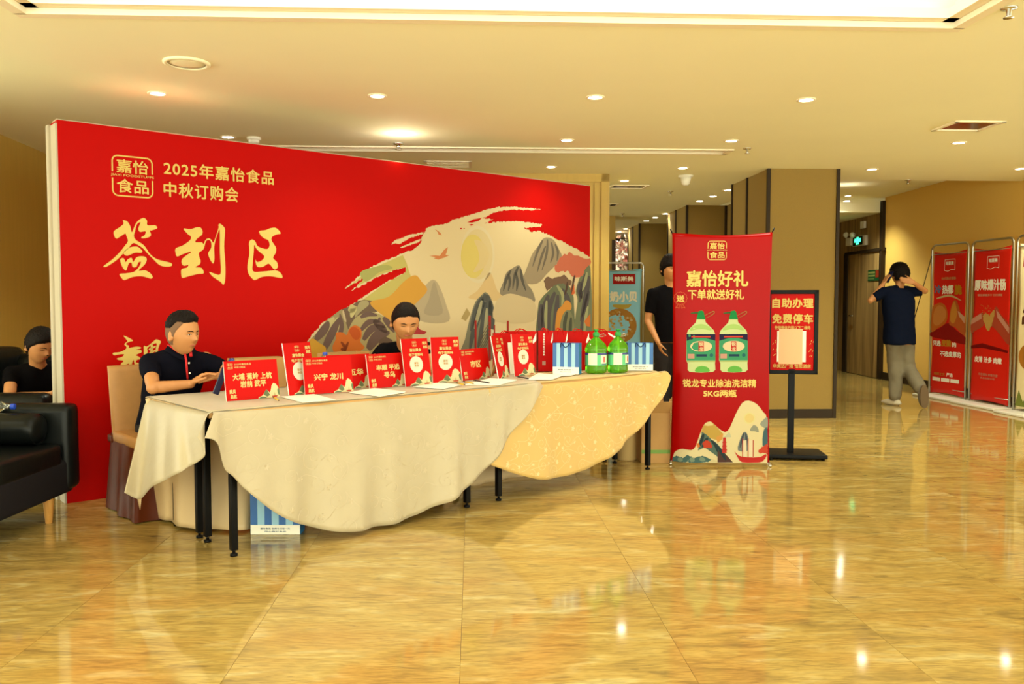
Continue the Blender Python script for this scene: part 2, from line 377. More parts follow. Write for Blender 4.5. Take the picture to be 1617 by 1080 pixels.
cl(ra0, rb0, 14, rb0+3.72, 2.95); cl(ra0, rb0+3.72, 14, 24, CZ+.02)
ceiling = struct(mb.build('ceiling'), 'warm cream painted flat ceiling with recessed trays')
mb = MB(); slab(mb, tL[0]-.1, T0-.1, tR[0]+.1, tb_+.1, CZ+.26, CZ+.32, M['ceil2']); slab(mb, sa0, sb0-.02, sa1, sb1+.02, CZ+.12, CZ+.16, M['ceil2'])
struct(mb.build('ceiling_tray', ceiling))
# stepped moulding round the tray and slot lip
mb = MB()
for (dz, wd, th) in ((-.012, .05, .03), (.02, .11, .05)):
    a0, a1, b0, b1 = tL[0], tR[0], T0, tb_
    slab(mb, a0-.05, b1-wd+.04, a1+.05, b1+.05, CZ+dz, CZ+dz+th, M['ceil2'])
    slab(mb, a0-.05, b0-.05, a1+.05, b0+wd-.04, CZ+dz, CZ+dz+th, M['ceil2'])
    slab(mb, a0-.05, b0, a0+wd-.04, b1, CZ+dz, CZ+dz+th, M['ceil2']); slab(mb, a1-wd+.04, b0, a1+.05, b1, CZ+dz, CZ+dz+th, M['ceil2'])
slab(mb, sa0-.04, sb1-.03, sa1+.04, sb1+.02, CZ-.012, CZ+.02, M['ceil2']); slab(mb, sa0-.04, sb0-.02, sa1+.04, sb0+.01, CZ-.012, CZ+.02, M['ceil2'])
slab(mb, sa1-.01, sb0, sa1+.04, sb1, CZ-.012, CZ+.02, M['ceil2'])
t1 = struct(mb.build('trim_1'), 'cream stepped moulding round the ceiling tray and slot')
# two glowing sheets stand in for the cove-lit ceiling inside the tray
t = root('tray_glow_stand_in', 'wide glowing sheet standing in for the cove-lit ceiling inside the recessed tray at the top', 'ceiling light', rm(0, tb_-1.6, CZ+.2))
sp = (tL[0]+.1+tR[0]-.1)*.62
for k, (x0, x1) in enumerate(((tL[0]+.03, 1.52), (1.53, tR[0]-.03))):
    mb = MB(); slab(mb, x0, T0+.03, x1, tb_-.03, CZ+.20, CZ+.215, M['cove']); mb.build('glow_sheet', t, t)

# walls
wl = lambda name, lab, m, p0, p1, z0, z1, th=.12, side=1: None
def wall(name, label, m, p0, p1, z0=0, z1=2.9, th=.15, flip=1, nocap=False):
    p0 = V((p0[0], p0[1], 0)); p1 = V((p1[0], p1[1], 0)); X = (p1-p0).normalized(); N_ = Z.cross(X)*flip
    mb = MB(); mb.box((p0+p1)/2+N_*th/2+Z*(z0+z1)/2, ((p1-p0).length, th, z1-z0), m, X=X); return struct(mb.build(name), label)
A = G(0, 212, CZ); B_ = G(78, 245, CZ); d_ = (B_-A).normalized()
L0 = A-d_*1.6; L1 = A+d_*2.6
wlft = wall('wall_left', 'yellow slatted wood wall at the left edge behind the sofas', M['slatwood'], L0, L1, 0, CZ+.01, flip=1)
mb = MB(); nrm = Z.cross(d_)*-1
for k in range(150):
    s_ = .02+k*.058
    if s_ > 4: break
    mb.box(L0+d_*s_+nrm*.006+Z*1.35, (.046, .012, 2.70), M['slatwood'], X=d_)
o = mb.build('vertical_slats', wlft); o['kind'] = 'stuff'
# back slatted panel wall seen right of the backdrop
pb = G(962, 275, CZ); bb = ab(pb)
q0 = rm(bb[0]-6.9, bb[1]); q1 = rm(bb[0], bb[1])
wbk = wall('wall_back', 'yellow slatted wood panel wall behind the red backdrop', M['slatwood'], q0, q1, 0, CZ+.01, th=.5, flip=1)
mb = MB()
for k in range(70):
    x = bb[0]-.14-k*.075
    mb.box(rm(x, bb[1]-.008, 1.31), (.055, .016, 2.56), M['slatwood'], X=RX, Y=RY)
o = mb.build('vertical_slats', wbk); o['kind'] = 'stuff'
mb = MB(); mb.box(rm(bb[0]-.045, bb[1]-.012, 1.35), (.09, .024, 2.70), M['slatwood'], X=RX, Y=RY); mb.box(rm(bb[0]-3, bb[1]-.012, 2.655), (6, .024, .09), M['slatwood'], X=RX, Y=RY)
mb.build('border_board', wbk)
# farther wood pier with dark strip
pz = G(972, 341, 2.70); pa = ab(pz)
mb = MB(); mb.box(rm(pa[0]-.25, pa[1]+.3, 1.35), (.5, .6, 2.7), M['slatwood'], X=RX, Y=RY); w2 = struct(mb.build('wall_pier'), 'narrow wood pier behind the slatted panel, left of the blue banner')
mb = MB(); mb.box(rm(pa[0]-.03, pa[1]-.01, 1.15), (.06, .03, 2.3), M['brown'], X=RX, Y=RY); mb.build('dark_strip', w2)

# three fabric columns in a line
def column(name, label, px0, px1, pytop, depth, tw=.035):
    a = G(px0, pytop, CZ); b = G(px1, pytop, CZ); a0, b0 = ab(a); a1, _ = ab(b); a1 = a0+(b-a).length
    X, Y = RX, RY
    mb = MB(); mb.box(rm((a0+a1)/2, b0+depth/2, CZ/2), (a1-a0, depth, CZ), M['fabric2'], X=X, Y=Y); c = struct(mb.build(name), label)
    def strip(a_, b_, sx=tw, sy=tw, z0=0, z1=CZ):
        q = MB(); q.box(rm(a_, b_, (z0+z1)/2), (sx, sy, z1-z0-.002), M['dtrim'], X=X, Y=Y); return q.build('edge_strip', c)
    strip(a0, b0); strip(a1, b0); strip(a0, b0+depth*.55); strip(a0, b0+depth)
    q = MB(); q.box(rm((a0+a1)/2, b0-.004, .05), (a1-a0+.03, .02, .10), M['dtrim'], X=X, Y=Y); q.build('skirting', c)
    q = MB(); q.box(rm(a0-.004, b0+depth/2, .05), (.02, depth, .10), M['dtrim'], X=X, Y=Y); q.build('skirting', c)
    return a0, a1, b0
c1 = column('column', 'large beige fabric column with dark edge strips behind the framed sign', 1214, 1326, 266, 1.25)
c2 = column('column', 'second beige fabric column, behind the top of the red standing banner', 1085, 1147, 324, 1.2)
c3 = column('column', 'farthest beige fabric column, behind the man in the doorway', 1010, 1066, 353, 1.1)
# small shelf niche blocks between the columns
for k, (x, y0, y1) in enumerate(((1149, 338, 347), (1149, 358, 368), (1062, 357, 366))):
    a = DY(x-4, y1, 13.6 if k < 2 else 16.5); b = DY(x+8, y0, 13.6 if k < 2 else 16.5)
    mb = MB(); mb.box((a+b)/2, (abs(b.x-a.x), .05, abs(b.z-a.z)), M['white']); o = struct(mb.build('trim_%d' % (k+2)), 'small pale square block on the wall between the columns')
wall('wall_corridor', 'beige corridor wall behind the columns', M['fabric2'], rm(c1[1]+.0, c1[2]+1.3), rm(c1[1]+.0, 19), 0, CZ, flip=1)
wall('wall_far', 'dark brown wall at the end of the corridor', M['brown'], rm(-8, 19), rm(9, 19), 0, 2.9, flip=1)
# right side wall with the fire door
XW = 6.05; YD = 13.75
wr = wall('wall_right', 'plain beige wall behind the row of right hand banners', M['fabric'], (XW, 8.4), (XW, YD), 0, 2.96, flip=-1)
wd = wall('wall_door', 'wood veneer wall around the fire door', M['doorwood'], (XW, YD+.06), (XW, 19), 0, 2.9, flip=-1)
mb = MB(); mb.box((XW-.01, YD+.02, 1.45), (.08, .10, 2.9), M['dtrim']); struct(mb.build('trim_5'), 'dark vertical trim between beige wall and wood wall')
mb = MB(); mb.box((XW-.01, (YD+8.4)/2, .06), (.025, YD-8.4, .12), M['dtrim']); struct(mb.build('baseboard_right'), 'dark baseboard along the right wall')
# fire door
dA = DX(1391, 596, XW-.02); dB = DX(1336, 590, XW-.02); dT = DX(1391, 394, XW-.02)
y0, y1, zt = dA.y, dB.y, dT.z
dr = struct(root('door_1', 'wood veneer fire door in a dark frame in the right hand corridor', 'door', (XW, (y0+y1)/2, 0)))
del dr['category']
mb = MB(); mb.box((XW-.02, (y0+y1)/2, zt/2), (.05, y1-y0, zt-.02), M['doorwood']); mb.build('door_leaf', dr, dr)
for n_, c, s_ in (('frame_side', (XW-.03, y0, zt/2), (.08, .05, zt)), ('frame_side', (XW-.03, y1, zt/2), (.08, .16, zt)), ('frame_head', (XW-.03, (y0+y1)/2, zt), (.08, y1-y0+.1, .05))):
    mb = MB(); mb.box(c, s_, M['dtrim']); mb.build(n_, dr, dr)
mb = MB(); mb.tube([(XW-.05, y1-.3, 1.02), (XW-.11, y1-.3, 1.02), (XW-.11, y1-.45, 1.02)], .012, M['chrome']); mb.build('door_handle', dr, dr)
# notice on the door
a = DX(1388, 443, XW-.05); b = DX(1371, 427, XW-.05)
P = Panel((XW-.055, a.y, a.z), (0, 1, 0), Z); P.n = V((-1, 0, 0))
wN = b.y-a.y; hN = b.z-a.z
mb = MB(); P.rect(mb, 0, 0, wN, hN, pm(30, 92, 48), 0); P.rect(mb, 0, hN*.3, wN*.28, hN*.95, pm(170, 60, 30), .002)
P.rect(mb, wN*.34, hN*.68, wN*.95, hN*.86, pm(160, 170, 90), .002); P.rect(mb, wN*.34, hN*.4, wN*.95, hN*.56, pm(160, 170, 90), .002); P.rect(mb, wN*.4, hN*.14, wN*.95, hN*.26, pm(120, 150, 80), .002)
o = mb.build('notice_sticker'); tag(o, 'small green notice stuck high on the fire door', 'notice')
# exit sign, emergency lamp, small box
def on_wall(px, py, off=.03): return DX(px, py, XW-off)
p0 = on_wall(1350.5, 389); p1 = on_wall(1366, 372)
t = root('exit_sign', 'lit green exit sign above the fire door', 'sign', (XW, (p0.y+p1.y)/2, (p0.z+p1.z)/2))
mb = MB(); mb.box((XW-.03, (p0.y+p1.y)/2, (p0.z+p1.z)/2), (.06, abs(p0.y-p1.y)+.10, .17), M['white'], bev=.006); mb.build('housing', t, t)
P = Panel((XW-.065, max(p0.y, p1.y)+.02, p0.z+.005), (0, -1, 0), Z); WW = abs(p0.y-p1.y); mb = MB(); P.rect(mb, .0, 0, WW, .15, pm(8, 50, 25), .0)
for r_ in ((.38, .1, .62, .14), (.16, .055, .84, .10), (.34, .015, .66, .05), (.2, .075, .3, .12), (.72, .075, .82, .12)): P.rect(mb, WW*r_[0], r_[1], WW*r_[2], r_[3], M['exit'], .002)
mb.build('green_face', t, t)
p0 = on_wall(1337, 389); p1 = on_wall(1350, 375)
t = root('emergency_lamp', 'white twin head emergency lamp left of the exit sign', 'lamp', (XW, (p0.y+p1.y)/2, p0.z))
mb = MB(); mb.box((XW-.04, (p0.y+p1.y)/2, p0.z+.07), (.08, abs(p0.y-p1.y)-.14, .14), M['white'], bev=.008); mb.build('housing', t, t)
for k, px in enumerate((1336, 1346)):
    q = on_wall(px, 371, .08); mb = MB(); mb.sphere(q, .05, M['white'], 10); mb.tube([q, q-Z*.06], .01, M['white'], 6); mb.build('lamp_head', t, t)
q = on_wall(1363, 355); mb = MB(); mb.box(q, (.04, .16, .12), M['white'], bev=.006); tag(recenter(mb.build('wall_box')), 'small white box on the wood wall above the exit sign', 'box')

# ---------------------------------------------------------------- ceiling fittings
def downlight(px, py, label, z=CZ, power=SPOT_W, r=.045, grp=None):
    c = G(px, py, z); t = root('downlight', label, 'ceiling light', c, grp)
    mb = MB(); mb.lathe(c, [(r*1.45, .001), (r*1.5, -.006), (r*1.1, -.008), (r*1.0, .0)], M['ceil2'], 20, capb=False, capt=False); mb.build('trim_ring', t, t)
    mb = MB(); mb.lathe(c, [(r*1.02, -.004), (r*.5, -.005), (.001, -.005)], M['lens'], 20, capb=True, capt=False); mb.build('lens', t, t)
    l = bpy.data.lights.new('spot', 'SPOT'); l.energy = power; l.color = WARM; l.spot_size = R(120); l.spot_blend = .8; l.shadow_soft_size = .05
    lo = bpy.data.objects.new('spot', l); C.objects.link(lo); lo.parent = t; lo.location = (0, 0, -.02); return t
for x, y, lb in ((249, 147, 'leftmost downlight of the nearest row, above the left end of the backdrop'), (596, 151, 'second downlight from the left in the nearest row'),
                 (940, 153, 'third downlight from the left in the nearest row'), (1273, 157, 'rightmost downlight of the nearest row, above the column front'),
                 (360, 216, 'downlight just over the top edge of the backdrop, beside the smoke detector'), (895, 221, 'second row downlight just left of the ceiling slot end'),
                 (1155, 222, 'second row downlight beyond the slot end, beside the sprinkler'), (1514, 225, 'downlight at right just beyond the square ceiling vent'),
                 (870, 263, 'downlight close to the slatted wood panel behind the backdrop'), (1078, 265, 'third row downlight beside the cone shaped sensor'),
                 (1377, 267, 'downlight in front of the raised ceiling bay'), (986, 285, 'downlight right of the slatted wood panel top'),
                 (1611, 266, 'downlight cut by the right edge of the picture'), (1149, 300, 'downlight beside the left face of the large column, nearest of three'),
                 (1126, 309.5, 'downlight beside the large column, middle of three'), (1105, 317, 'downlight beside the large column, farthest of three'),
                 (1051, 337, 'downlight beside the second column, nearest of three'), (1034.5, 343, 'downlight beside the second column, middle of three'), (1020.5, 348.5, 'downlight beside the second column, farthest of three'),
                 (988, 361, 'far corridor downlight above the blossoms, right one'), (978, 366, 'far corridor downlight above the blossoms, left one')):
    downlight(x, y, lb, power=26 if (x, y) == (895, 221) else SPOT_W if y < 200 else (MID_W if y < 250 else (FAR_W if y < 290 else 22)))
downlight(8, 262, 'downlight close to the slatted wall at the left edge', power=22)
downlight(1339, 309, 'downlight in the raised ceiling bay beside the column', z=2.95, power=FAR_W*2)
downlight(1337, 317, 'downlight above the fire door passage', z=CZ+.02, power=60)
for k, (a, b) in enumerate(((-3.0, .4), (-1.2, .4), (.6, .4), (2.4, .4), (4.4, 4.6), (4.4, 2.4), (-4, 3.3), )):  # unseen lamps, kept for the light they give
    c = rm(a, b, CZ)
    if b < 3 and T0 < b < tb_ and tL[0] < a < tR[0]: continue
    t = root('downlight', ('leftmost', 'left inner', 'right inner', 'rightmost', 'far right front', 'far right rear', 'far left')[k]+' round downlight out of frame, over the open floor before the tables', 'ceiling light', c, 'unseen downlights kept for their light')
    mb = MB(); mb.lathe(c, [(.046, -.004), (.02, -.005), (.001, -.005)], M['lens'], 16, capt=False); mb.build('lens', t, t)
    l = bpy.data.lights.new('spot', 'SPOT'); l.energy = SPOT_W; l.color = WARM; l.spot_size = R(120); l.spot_blend = .8; l.shadow_soft_size = .05
    lo = bpy.data.objects.new('spot', l); C.objects.link(lo); lo.parent = t; lo.location = (0, 0, -.02)
# sprinkler-like fitting over the backdrop top, with a point light for the ceiling glow
c = G(629, 226, CZ); t = root('glow_fitting', 'small sprinkler-like fitting on the ceiling right above the backdrop top', 'ceiling light', c)
mb = MB(); mb.lathe(c, [(.05, 0), (.05, -.012), (.018, -.02), (.016, -.05), (.03, -.055), (.03, -.06)], M['chrome'], 16); mb.build('body', t, t)
l = bpy.data.lights.new('glow', 'POINT'); l.energy = 2.4; l.color = (1, .88, .7); l.shadow_soft_size = .03; lo = bpy.data.objects.new('glow', l); C.objects.link(lo); lo.parent = t; lo.location = (-.02, 0, -.13); glow_l, glow_c = lo, c
# round speaker
c = G(295, 99, CZ); t = root('ceiling_speaker', 'large round cream speaker grille on the ceiling at left', 'speaker', c)
mb = MB(); mb.lathe(c, [(.135, .0), (.135, -.008), (.115, -.014), (.108, -.006)], M['ceil'], 32, capb=False, capt=False); mb.build('rim', t, t)
mb = MB(); mb.lathe(c, [(.112, -.004), (.06, -.009), (.001, -.010)], M['ceil'], 32, capt=False); mb.build('grille', t, t)
# smoke detector, sensor, sprinklers
c = G(401, 217, CZ); t = root('smoke_detector', 'white smoke detector on the ceiling above the backdrop at left', 'detector', c)
mb = MB(); mb.lathe(c, [(.06, 0), (.06, -.02), (.052, -.024)], M['white'], 20); mb.build('base', t, t); mb = MB(); mb.lathe(c, [(.045, -.024), (.045, -.045), (.03, -.055)], M['white'], 20); mb.build('head', t, t)
c = G(1083, 277, CZ); t = root('motion_sensor', 'white cone shaped sensor hanging from the ceiling above the standing banner', 'sensor', c)
mb = MB(); mb.lathe(c, [(.085, 0), (.085, -.02), (.07, -.025)], M['white'], 20); mb.build('base', t, t); mb = MB(); mb.lathe(c, [(.062, -.025), (.045, -.10), (.02, -.115)], M['white'], 20); mb.build('cone', t, t)
for x, y, lb in ((1180, 234, 'small chrome sprinkler head left of the large column top'), (1593, 12, 'chrome sprinkler head at the top right corner'), (1059, 302, 'small sprinkler head above the red standing banner'), (983, 337, 'farthest small sprinkler head above the blossoms'),
                 (1434, 284, 'tiny sprinkler head near the edge of the raised bay'), (402, 226, 'sprinkler stem')):
    if lb == 'sprinkler stem': continue
    c = G(x, y, CZ); t = root('sprinkler', lb, 'sprinkler', c)
    mb = MB(); mb.lathe(c, [(.04, 0), (.035, -.008), (.012, -.01), (.01, -.04)], M['chrome'], 14); mb.build('escutcheon', t, t); mb = MB(); mb.lathe(c, [(.024, -.046), (.024, -.05)], M['chrome'], 12); mb.tube([c-Z*.04, c-Z*.048], .008, M['chrome'], 6); mb.build('deflector', t, t)
# air vents
def vent(pts, label, m, slats=6):
    q = [G(x, y, CZ) for x, y in pts]; c = sum(q, V((0, 0, 0)))/4
    A0 = [ab(v) for v in q]; a0 = min(x[0] for x in A0); a1 = max(x[0] for x in A0); b0 = min(x[1] for x in A0); b1 = max(x[1] for x in A0)
    t = root('air_vent', label, 'vent', c)
    for n_, (x0, y0_, x1, y1_) in (('frame_side', (a0, b0, a1, b0+.03)), ('frame_side', (a0, b1-.03, a1, b1)), ('frame_side', (a0, b0, a0+.03, b1)), ('frame_side', (a1-.03, b0, a1, b1))):
        mb = MB(); slab(mb, x0, y0_, x1, y1_, CZ-.012, CZ+.002, M['ceil2']); mb.build(n_, t, t)
    mb = MB(); slab(mb, a0+.03, b0+.03, a1-.03, b1-.03, CZ-.006, CZ+.001, m); mb.build('grille_plate', t, t)
    for k in range(slats):
        y = b0+.03+(b1-b0-.06)*(k+.5)/slats; mb = MB(); mb.box(rm((a0+a1)/2, y, CZ-.009), (a1-a0-.06, .02, .006), M['ceil2'] if m is not M['chrome'] else m, X=RX, Y=RY, Zz=(Z+RY*.5)); mb.build('slat', t, t)
vent([(1470, 205), (1548, 205), (1588, 191), (1512, 191)], 'square metallic ceiling vent at right', M['chrome'], 0)
vent([(965, 297), (1018, 297), (1012, 292), (966, 292)], 'ceiling vent right of the slatted wood panel', M['chrome'], 0)
vent([(672, 263), (745, 263), (745, 254), (680, 254)], 'cream slotted ceiling vent above the middle of the backdrop', M['ceil'], 4)
vent([(962, 325), (973, 325), (975, 321), (963, 321)], 'small far ceiling vent beside the wood pier', M['dtrim'], 0)
# ------------------------------------------------------------ RED BACKDROP with the printed landscape
BL = G(106, 795); BR0 = G(960, 640); BL.z = 0
tR_ = PL(932, 294, V((0, 0, 2.40)), Z); BR = V((tR_.x, tR_.y, 0)); bx = (BR-BL).normalized(); bw = (BR-BL).length; BH = 2.40
bn = bx.cross(Z)
t = root('event_backdrop', 'huge red backdrop panel with a printed landscape and large characters, behind the tables', 'backdrop', (BL+BR)/2)
mb = MB(); th = .20
mb.box((BL+BR)/2-bn*(th/2)+Z*(BH/2), (bw, th, BH), M['red'], X=bx); mb.build('face_panel', t, t)
mb = MB(); mb.box(BL-bx*.005-bn*(th/2+.004)+Z*(BH/2-.01), (.012, th, BH-.02), M['canvas'], X=bx)
mb.box(BL-bx*.012-bn*(th-.03)+Z*(BH/2-.01), (.03, .06, BH-.0), M['canvas'], X=bx, bev=.01)
mb.build('canvas_edge', t, t)
mb = MB(); mb.box((BL+BR)/2-bn*(.075)+Z*(BH+.004), (bw, .12, .008), M['canvas'], X=bx); mb.build('canvas_top', t, t)
P = Panel(BL, bx, Z)
gp = P.p(*P.uv(664, 262), -.30); gp.z = 2.56; glow_l.location = gp-glow_c
l = bpy.data.lights.new('added_graze', 'POINT'); l.energy = .28; l.color = (1, .8, .5); l.shadow_soft_size = .02; lo = bpy.data.objects.new('added_graze', l); C.objects.link(lo); lo.parent = glow_l.parent; gp = P.p(*P.uv(626, 262), .05); gp.z = 2.44; lo.location = gp-glow_c  # extra point light, added for the warm streak on the backdrop front
art = MB(); S2 = (480, 240, 3.369)
def ap(pts, col, off, **k): P.poly(art, pts, pm(*col), off, scale=S2, **k)
def ast(pts, w_, col, off): P.stroke(art, pts, w_, pm(*col), off, scale=S2)
cr = (238, 214, 168)
ap([(1524, 560), (1522, 1480), (0, 1500), (0, 1030), (20, 1000), (100, 905), (160, 870), (290, 790), (400, 715), (440, 690), (540, 640), (545, 612), (500, 625), (410, 655), (330, 700), (255, 735), (355, 645), (300, 680), (220, 725), (300, 650), (380, 600), (440, 575), (520, 540), (590, 515), (620, 490), (632, 440), (650, 405), (680, 395), (760, 380), (790, 362), (900, 330), (960, 310), (1040, 293), (1150, 293), (1265, 306), (1200, 309), (1100, 307), (1060, 312), (1010, 322), (980, 337), (950, 352), (1005, 358), (962, 379), (1060, 370), (1150, 370), (1265, 384), (1262, 398), (1200, 400), (1170, 405), (1190, 415), (1215, 425), (1250, 420), (1300, 440), (1380, 480), (1440, 510), (1500, 545)], cr, .001, rough=.006)
ap([(460, 495), (482, 470), (560, 442), (636, 425), (632, 436), (560, 460), (520, 482), (500, 490), (488, 484)], cr, .001, rough=.004)
ap([(510, 508), (600, 470), (632, 458), (610, 480), (520, 511)], cr, .001, rough=.003)
for q in ([(868, 375), (900, 358), (946, 350), (930, 366), (895, 376)], [(876, 388), (890, 383), (903, 386), (890, 392)], [(830, 404), (840, 404), (838, 411), (832, 411)], [(846, 406), (856, 405), (853, 410)], [(370, 690), (420, 658), (410, 675)], [(480, 632), (540, 612), (535, 630), (500, 640)]):
    P.poly(art, q, M['red'], .0016, scale=S2)
ap([(230, 722), (300, 665), (380, 612), (440, 585), (525, 548), (545, 590), (560, 640), (580, 690), (600, 720), (520, 770), (400, 830), (300, 795), (400, 722), (440, 695), (538, 642), (545, 612), (500, 622), (410, 650), (330, 690), (280, 715), (355, 640)], (206, 190, 108), .0018)
ap([(300, 640), (380, 610), (440, 600), (470, 620), (400, 640), (330, 690)], (176, 172, 100), .0022, smooth=4)
ap([(350, 800), (450, 770), (530, 690), (590, 655), (625, 690), (655, 735), (610, 790), (560, 830), (480, 850), (480, 900), (420, 870)], (224, 164, 66), .0024, smooth=4)
ap([(575, 850), (620, 760), (655, 700), (690, 680), (720, 715), (755, 810), (770, 900), (640, 905)], (196, 176, 142), .0020, smooth=4)
ap([(640, 860), (665, 780), (690, 690), (715, 760), (735, 860)], (180, 162, 132), .0024, smooth=4)
ap([(880, 780), (920, 740), (950, 700), (990, 640), (1030, 740), (1080, 790)], (230, 196, 140), .0014, smooth=4)
P.ell(art, P.uv(480+925/3.369, 240+545/3.369), .19, .25, pm(236, 218, 178), .0014)
P.ell(art, P.uv(480+925/3.369, 240+545/3.369), .165, .22, pm(232, 208, 158), .0016)
P.ell(art, P.uv(480+900/3.369, 240+555/3.369), .135, .19, pm(232, 208, 118), .0018)
ap([(905, 470), (950, 480), (985, 540), (960, 610), (900, 640), (930, 580), (925, 520)], (232, 206, 150), .0021, smooth=4)
for q in ([(665, 552), (700, 550), (722, 552), (745, 520), (765, 505), (758, 535), (752, 548), (772, 550), (745, 562), (715, 572), (690, 566), (700, 560)], [(695, 410), (710, 418), (725, 430), (733, 443), (715, 440), (712, 428)]):
    ap(q, (222, 138, 84), .002)
# distant right mountains
ap([(1165, 690), (1195, 590), (1215, 540), (1245, 500), (1270, 462), (1300, 455), (1330, 470), (1352, 510), (1372, 560), (1340, 600), (1290, 650), (1240, 700)], (172, 152, 122), .0018, smooth=3)
for q in ([(1270, 470), (1245, 520), (1215, 610)], [(1295, 465), (1290, 540), (1265, 630)], [(1315, 480), (1325, 540), (1310, 590)], [(1335, 490), (1350, 530), (1345, 580)], [(1285, 500), (1262, 560), (1240, 640)]): ast(q, .022, (118, 106, 92), .0022)
ap([(1040, 750), (1060, 690), (1075, 645), (1105, 620), (1145, 603), (1165, 650), (1185, 700), (1215, 740), (1225, 800), (1130, 760), (1080, 770)], (152, 138, 116), .002, smooth=3)
for q in ([(1140, 610), (1120, 660), (1110, 730)], [(1150, 620), (1160, 680), (1180, 740)], [(1100, 630), (1075, 680), (1060, 740)], [(1125, 640), (1135, 690), (1130, 740)], [(1085, 645), (1095, 690), (1085, 740)]): ast(q, .024, (98, 92, 84), .0024)
ap([(1020, 800), (1080, 755), (1150, 765), (1225, 800), (1220, 900), (1020, 900)], (222, 198, 154), .0026, smooth=4)
# centre mountain
ap([(830, 1100), (855, 1000), (880, 890), (910, 800), (940, 765), (965, 745), (990, 770), (1003, 810), (1012, 900), (1008, 1100)], (138, 134, 112), .0018, smooth=3)
for q in ([(965, 755), (940, 830), (900, 960), (880, 1060)], [(975, 760), (985, 850), (975, 1000)], [(950, 770), (915, 850), (885, 950)], [(990, 790), (1000, 880), (995, 1000)], [(960, 800), (955, 900), (925, 1040)]): ast(q, .05, (92, 92, 88), .0024)
for q in ([(945, 790), (925, 870), (905, 940)], [(972, 830), (965, 930), (950, 1030)]): ast(q, .03, (176, 168, 132), .0027)
ap([(835, 885), (865, 830), (885, 860), (860, 900)], (186, 160, 104), .002)
# right rocks and trees
ap([(1242, 1110), (1243, 840), (1262, 780), (1300, 740), (1350, 690), (1395, 700), (1425, 740), (1436, 820), (1430, 1110)], (116, 120, 92), .002, smooth=3)
ap([(1425, 1110), (1440, 900), (1455, 790), (1445, 740), (1475, 650), (1523, 615), (1523, 1110)], (122, 126, 96), .0022, smooth=3)
for q in ([(1300, 760), (1275, 850), (1270, 1000)], [(1335, 745), (1300, 850), (1305, 1000)], [(1350, 760), (1340, 870), (1325, 1010)], [(1262, 810), (1256, 900), (1256, 1000)], [(1370, 730), (1400, 780), (1420, 830)], [(1500, 650), (1480, 720), (1465, 800)], [(1515, 660), (1500, 760), (1470, 900)], [(1515, 740), (1490, 860), (1470, 980)], [(1470, 690), (1465, 740), (1478, 780)]): ast(q, .05, (92, 84, 84), .0026)
for q in ([(1290, 790), (1285, 880), (1290, 980)], [(1345, 710), (1375, 760), (1370, 820)], [(1505, 640), (1495, 690), (1480, 740)], [(1510, 820), (1495, 900), (1490, 1000)]): ast(q, .03, (170, 168, 122), .0029)
ap([(1335, 960), (1345, 850), (1370, 820), (1395, 788), (1420, 808), (1418, 840), (1390, 860), (1360, 960)], (222, 150, 62), .0028, smooth=3)
ap([(1345, 1110), (1365, 900), (1400, 840), (1430, 880), (1440, 1000), (1430, 1110)], (136, 134, 100), .003, smooth=3)
for q in ([(1400, 850), (1385, 920), (1390, 1040)], [(1420, 880), (1415, 950), (1420, 1040)]): ast(q, .035, (82, 84, 70), .0034)
ap([(1490, 900), (1522, 860), (1522, 930), (1500, 925)], (216, 118, 54), .0032)
ap([(1330, 610), (1350, 585), (1362, 560), (1385, 548), (1410, 535), (1440, 548), (1470, 555), (1500, 575), (1524, 560), (1524, 600), (1495, 622), (1480, 655), (1455, 672), (1425, 660), (1400, 632), (1365, 640), (1335, 640)], (216, 116, 88), .003, rough=.012)
ap([(1415, 725), (1435, 700), (1442, 750), (1425, 760)], (220, 110, 60), .003, rough=.006)
ap([(1275, 690), (1300, 660), (1320, 672), (1350, 660), (1385, 655), (1425, 690), (1420, 712), (1380, 700), (1340, 705), (1290, 735)], (128, 98, 78), .0032, rough=.010)
ast([(1440, 655), (1432, 690), (1420, 760)], .02, (90, 66, 54), .0034); ast([(1400, 690), (1395, 730), (1385, 760)], .02, (90, 66, 54), .0034)
# left rocks
ap([(20, 1010), (60, 970), (120, 895), (200, 835), (222, 900), (245, 960), (290, 1110), (20, 1110)], (168, 150, 108), .002)
ap([(200, 838), (240, 822), (290, 792), (320, 786), (365, 792), (388, 850), (350, 860), (270, 905), (240, 960), (220, 900)], (122, 98, 80), .0022)
ap([(290, 805), (330, 790), (345, 812), (300, 850), (270, 880)], (178, 164, 120), .0026, smooth=3)
ap([(222, 1000), (240, 935), (270, 885), (310, 860), (350, 850), (400, 862), (440, 890), (490, 955), (500, 1110), (230, 1110)], (188, 170, 118), .0026, smooth=3)
for q, w_ in (([(300, 880), (340, 862), (390, 870)], .03), ([(300, 950), (345, 905), (400, 905)], .035), ([(315, 1000), (360, 940), (430, 930)], .045), ([(340, 1050), (390, 980), (455, 960)], .07), ([(370, 895), (410, 930), (440, 960)], .05), ([(420, 880), (455, 920), (480, 960)], .04), ([(395, 905), (400, 890), (405, 880)], .02), ([(60, 1000), (110, 940), (130, 900)], .05), ([(100, 1060), (150, 960), (190, 880)], .05), ([(180, 1000), (200, 930), (190, 860)], .03)):
    ast(q, w_, (118, 92, 84), .003)
for q in ([(80, 980), (120, 930), (160, 880)], [(140, 990), (165, 930), (180, 880)], [(240, 850), (262, 830), (250, 880)]): ast(q, .05, (208, 192, 134), .0028)
ap([(380, 1100), (400, 1000), (430, 980), (470, 1000), (480, 1100)], (110, 88, 74), .0032)
ast([(206, 842), (214, 880), (223, 905)], .015, (214, 190, 150), .0034)
ap([(25, 1015), (45, 992), (80, 1015), (115, 1040), (110, 1075), (90, 1110), (25, 1110)], (226, 168, 62), .0036, smooth=3)
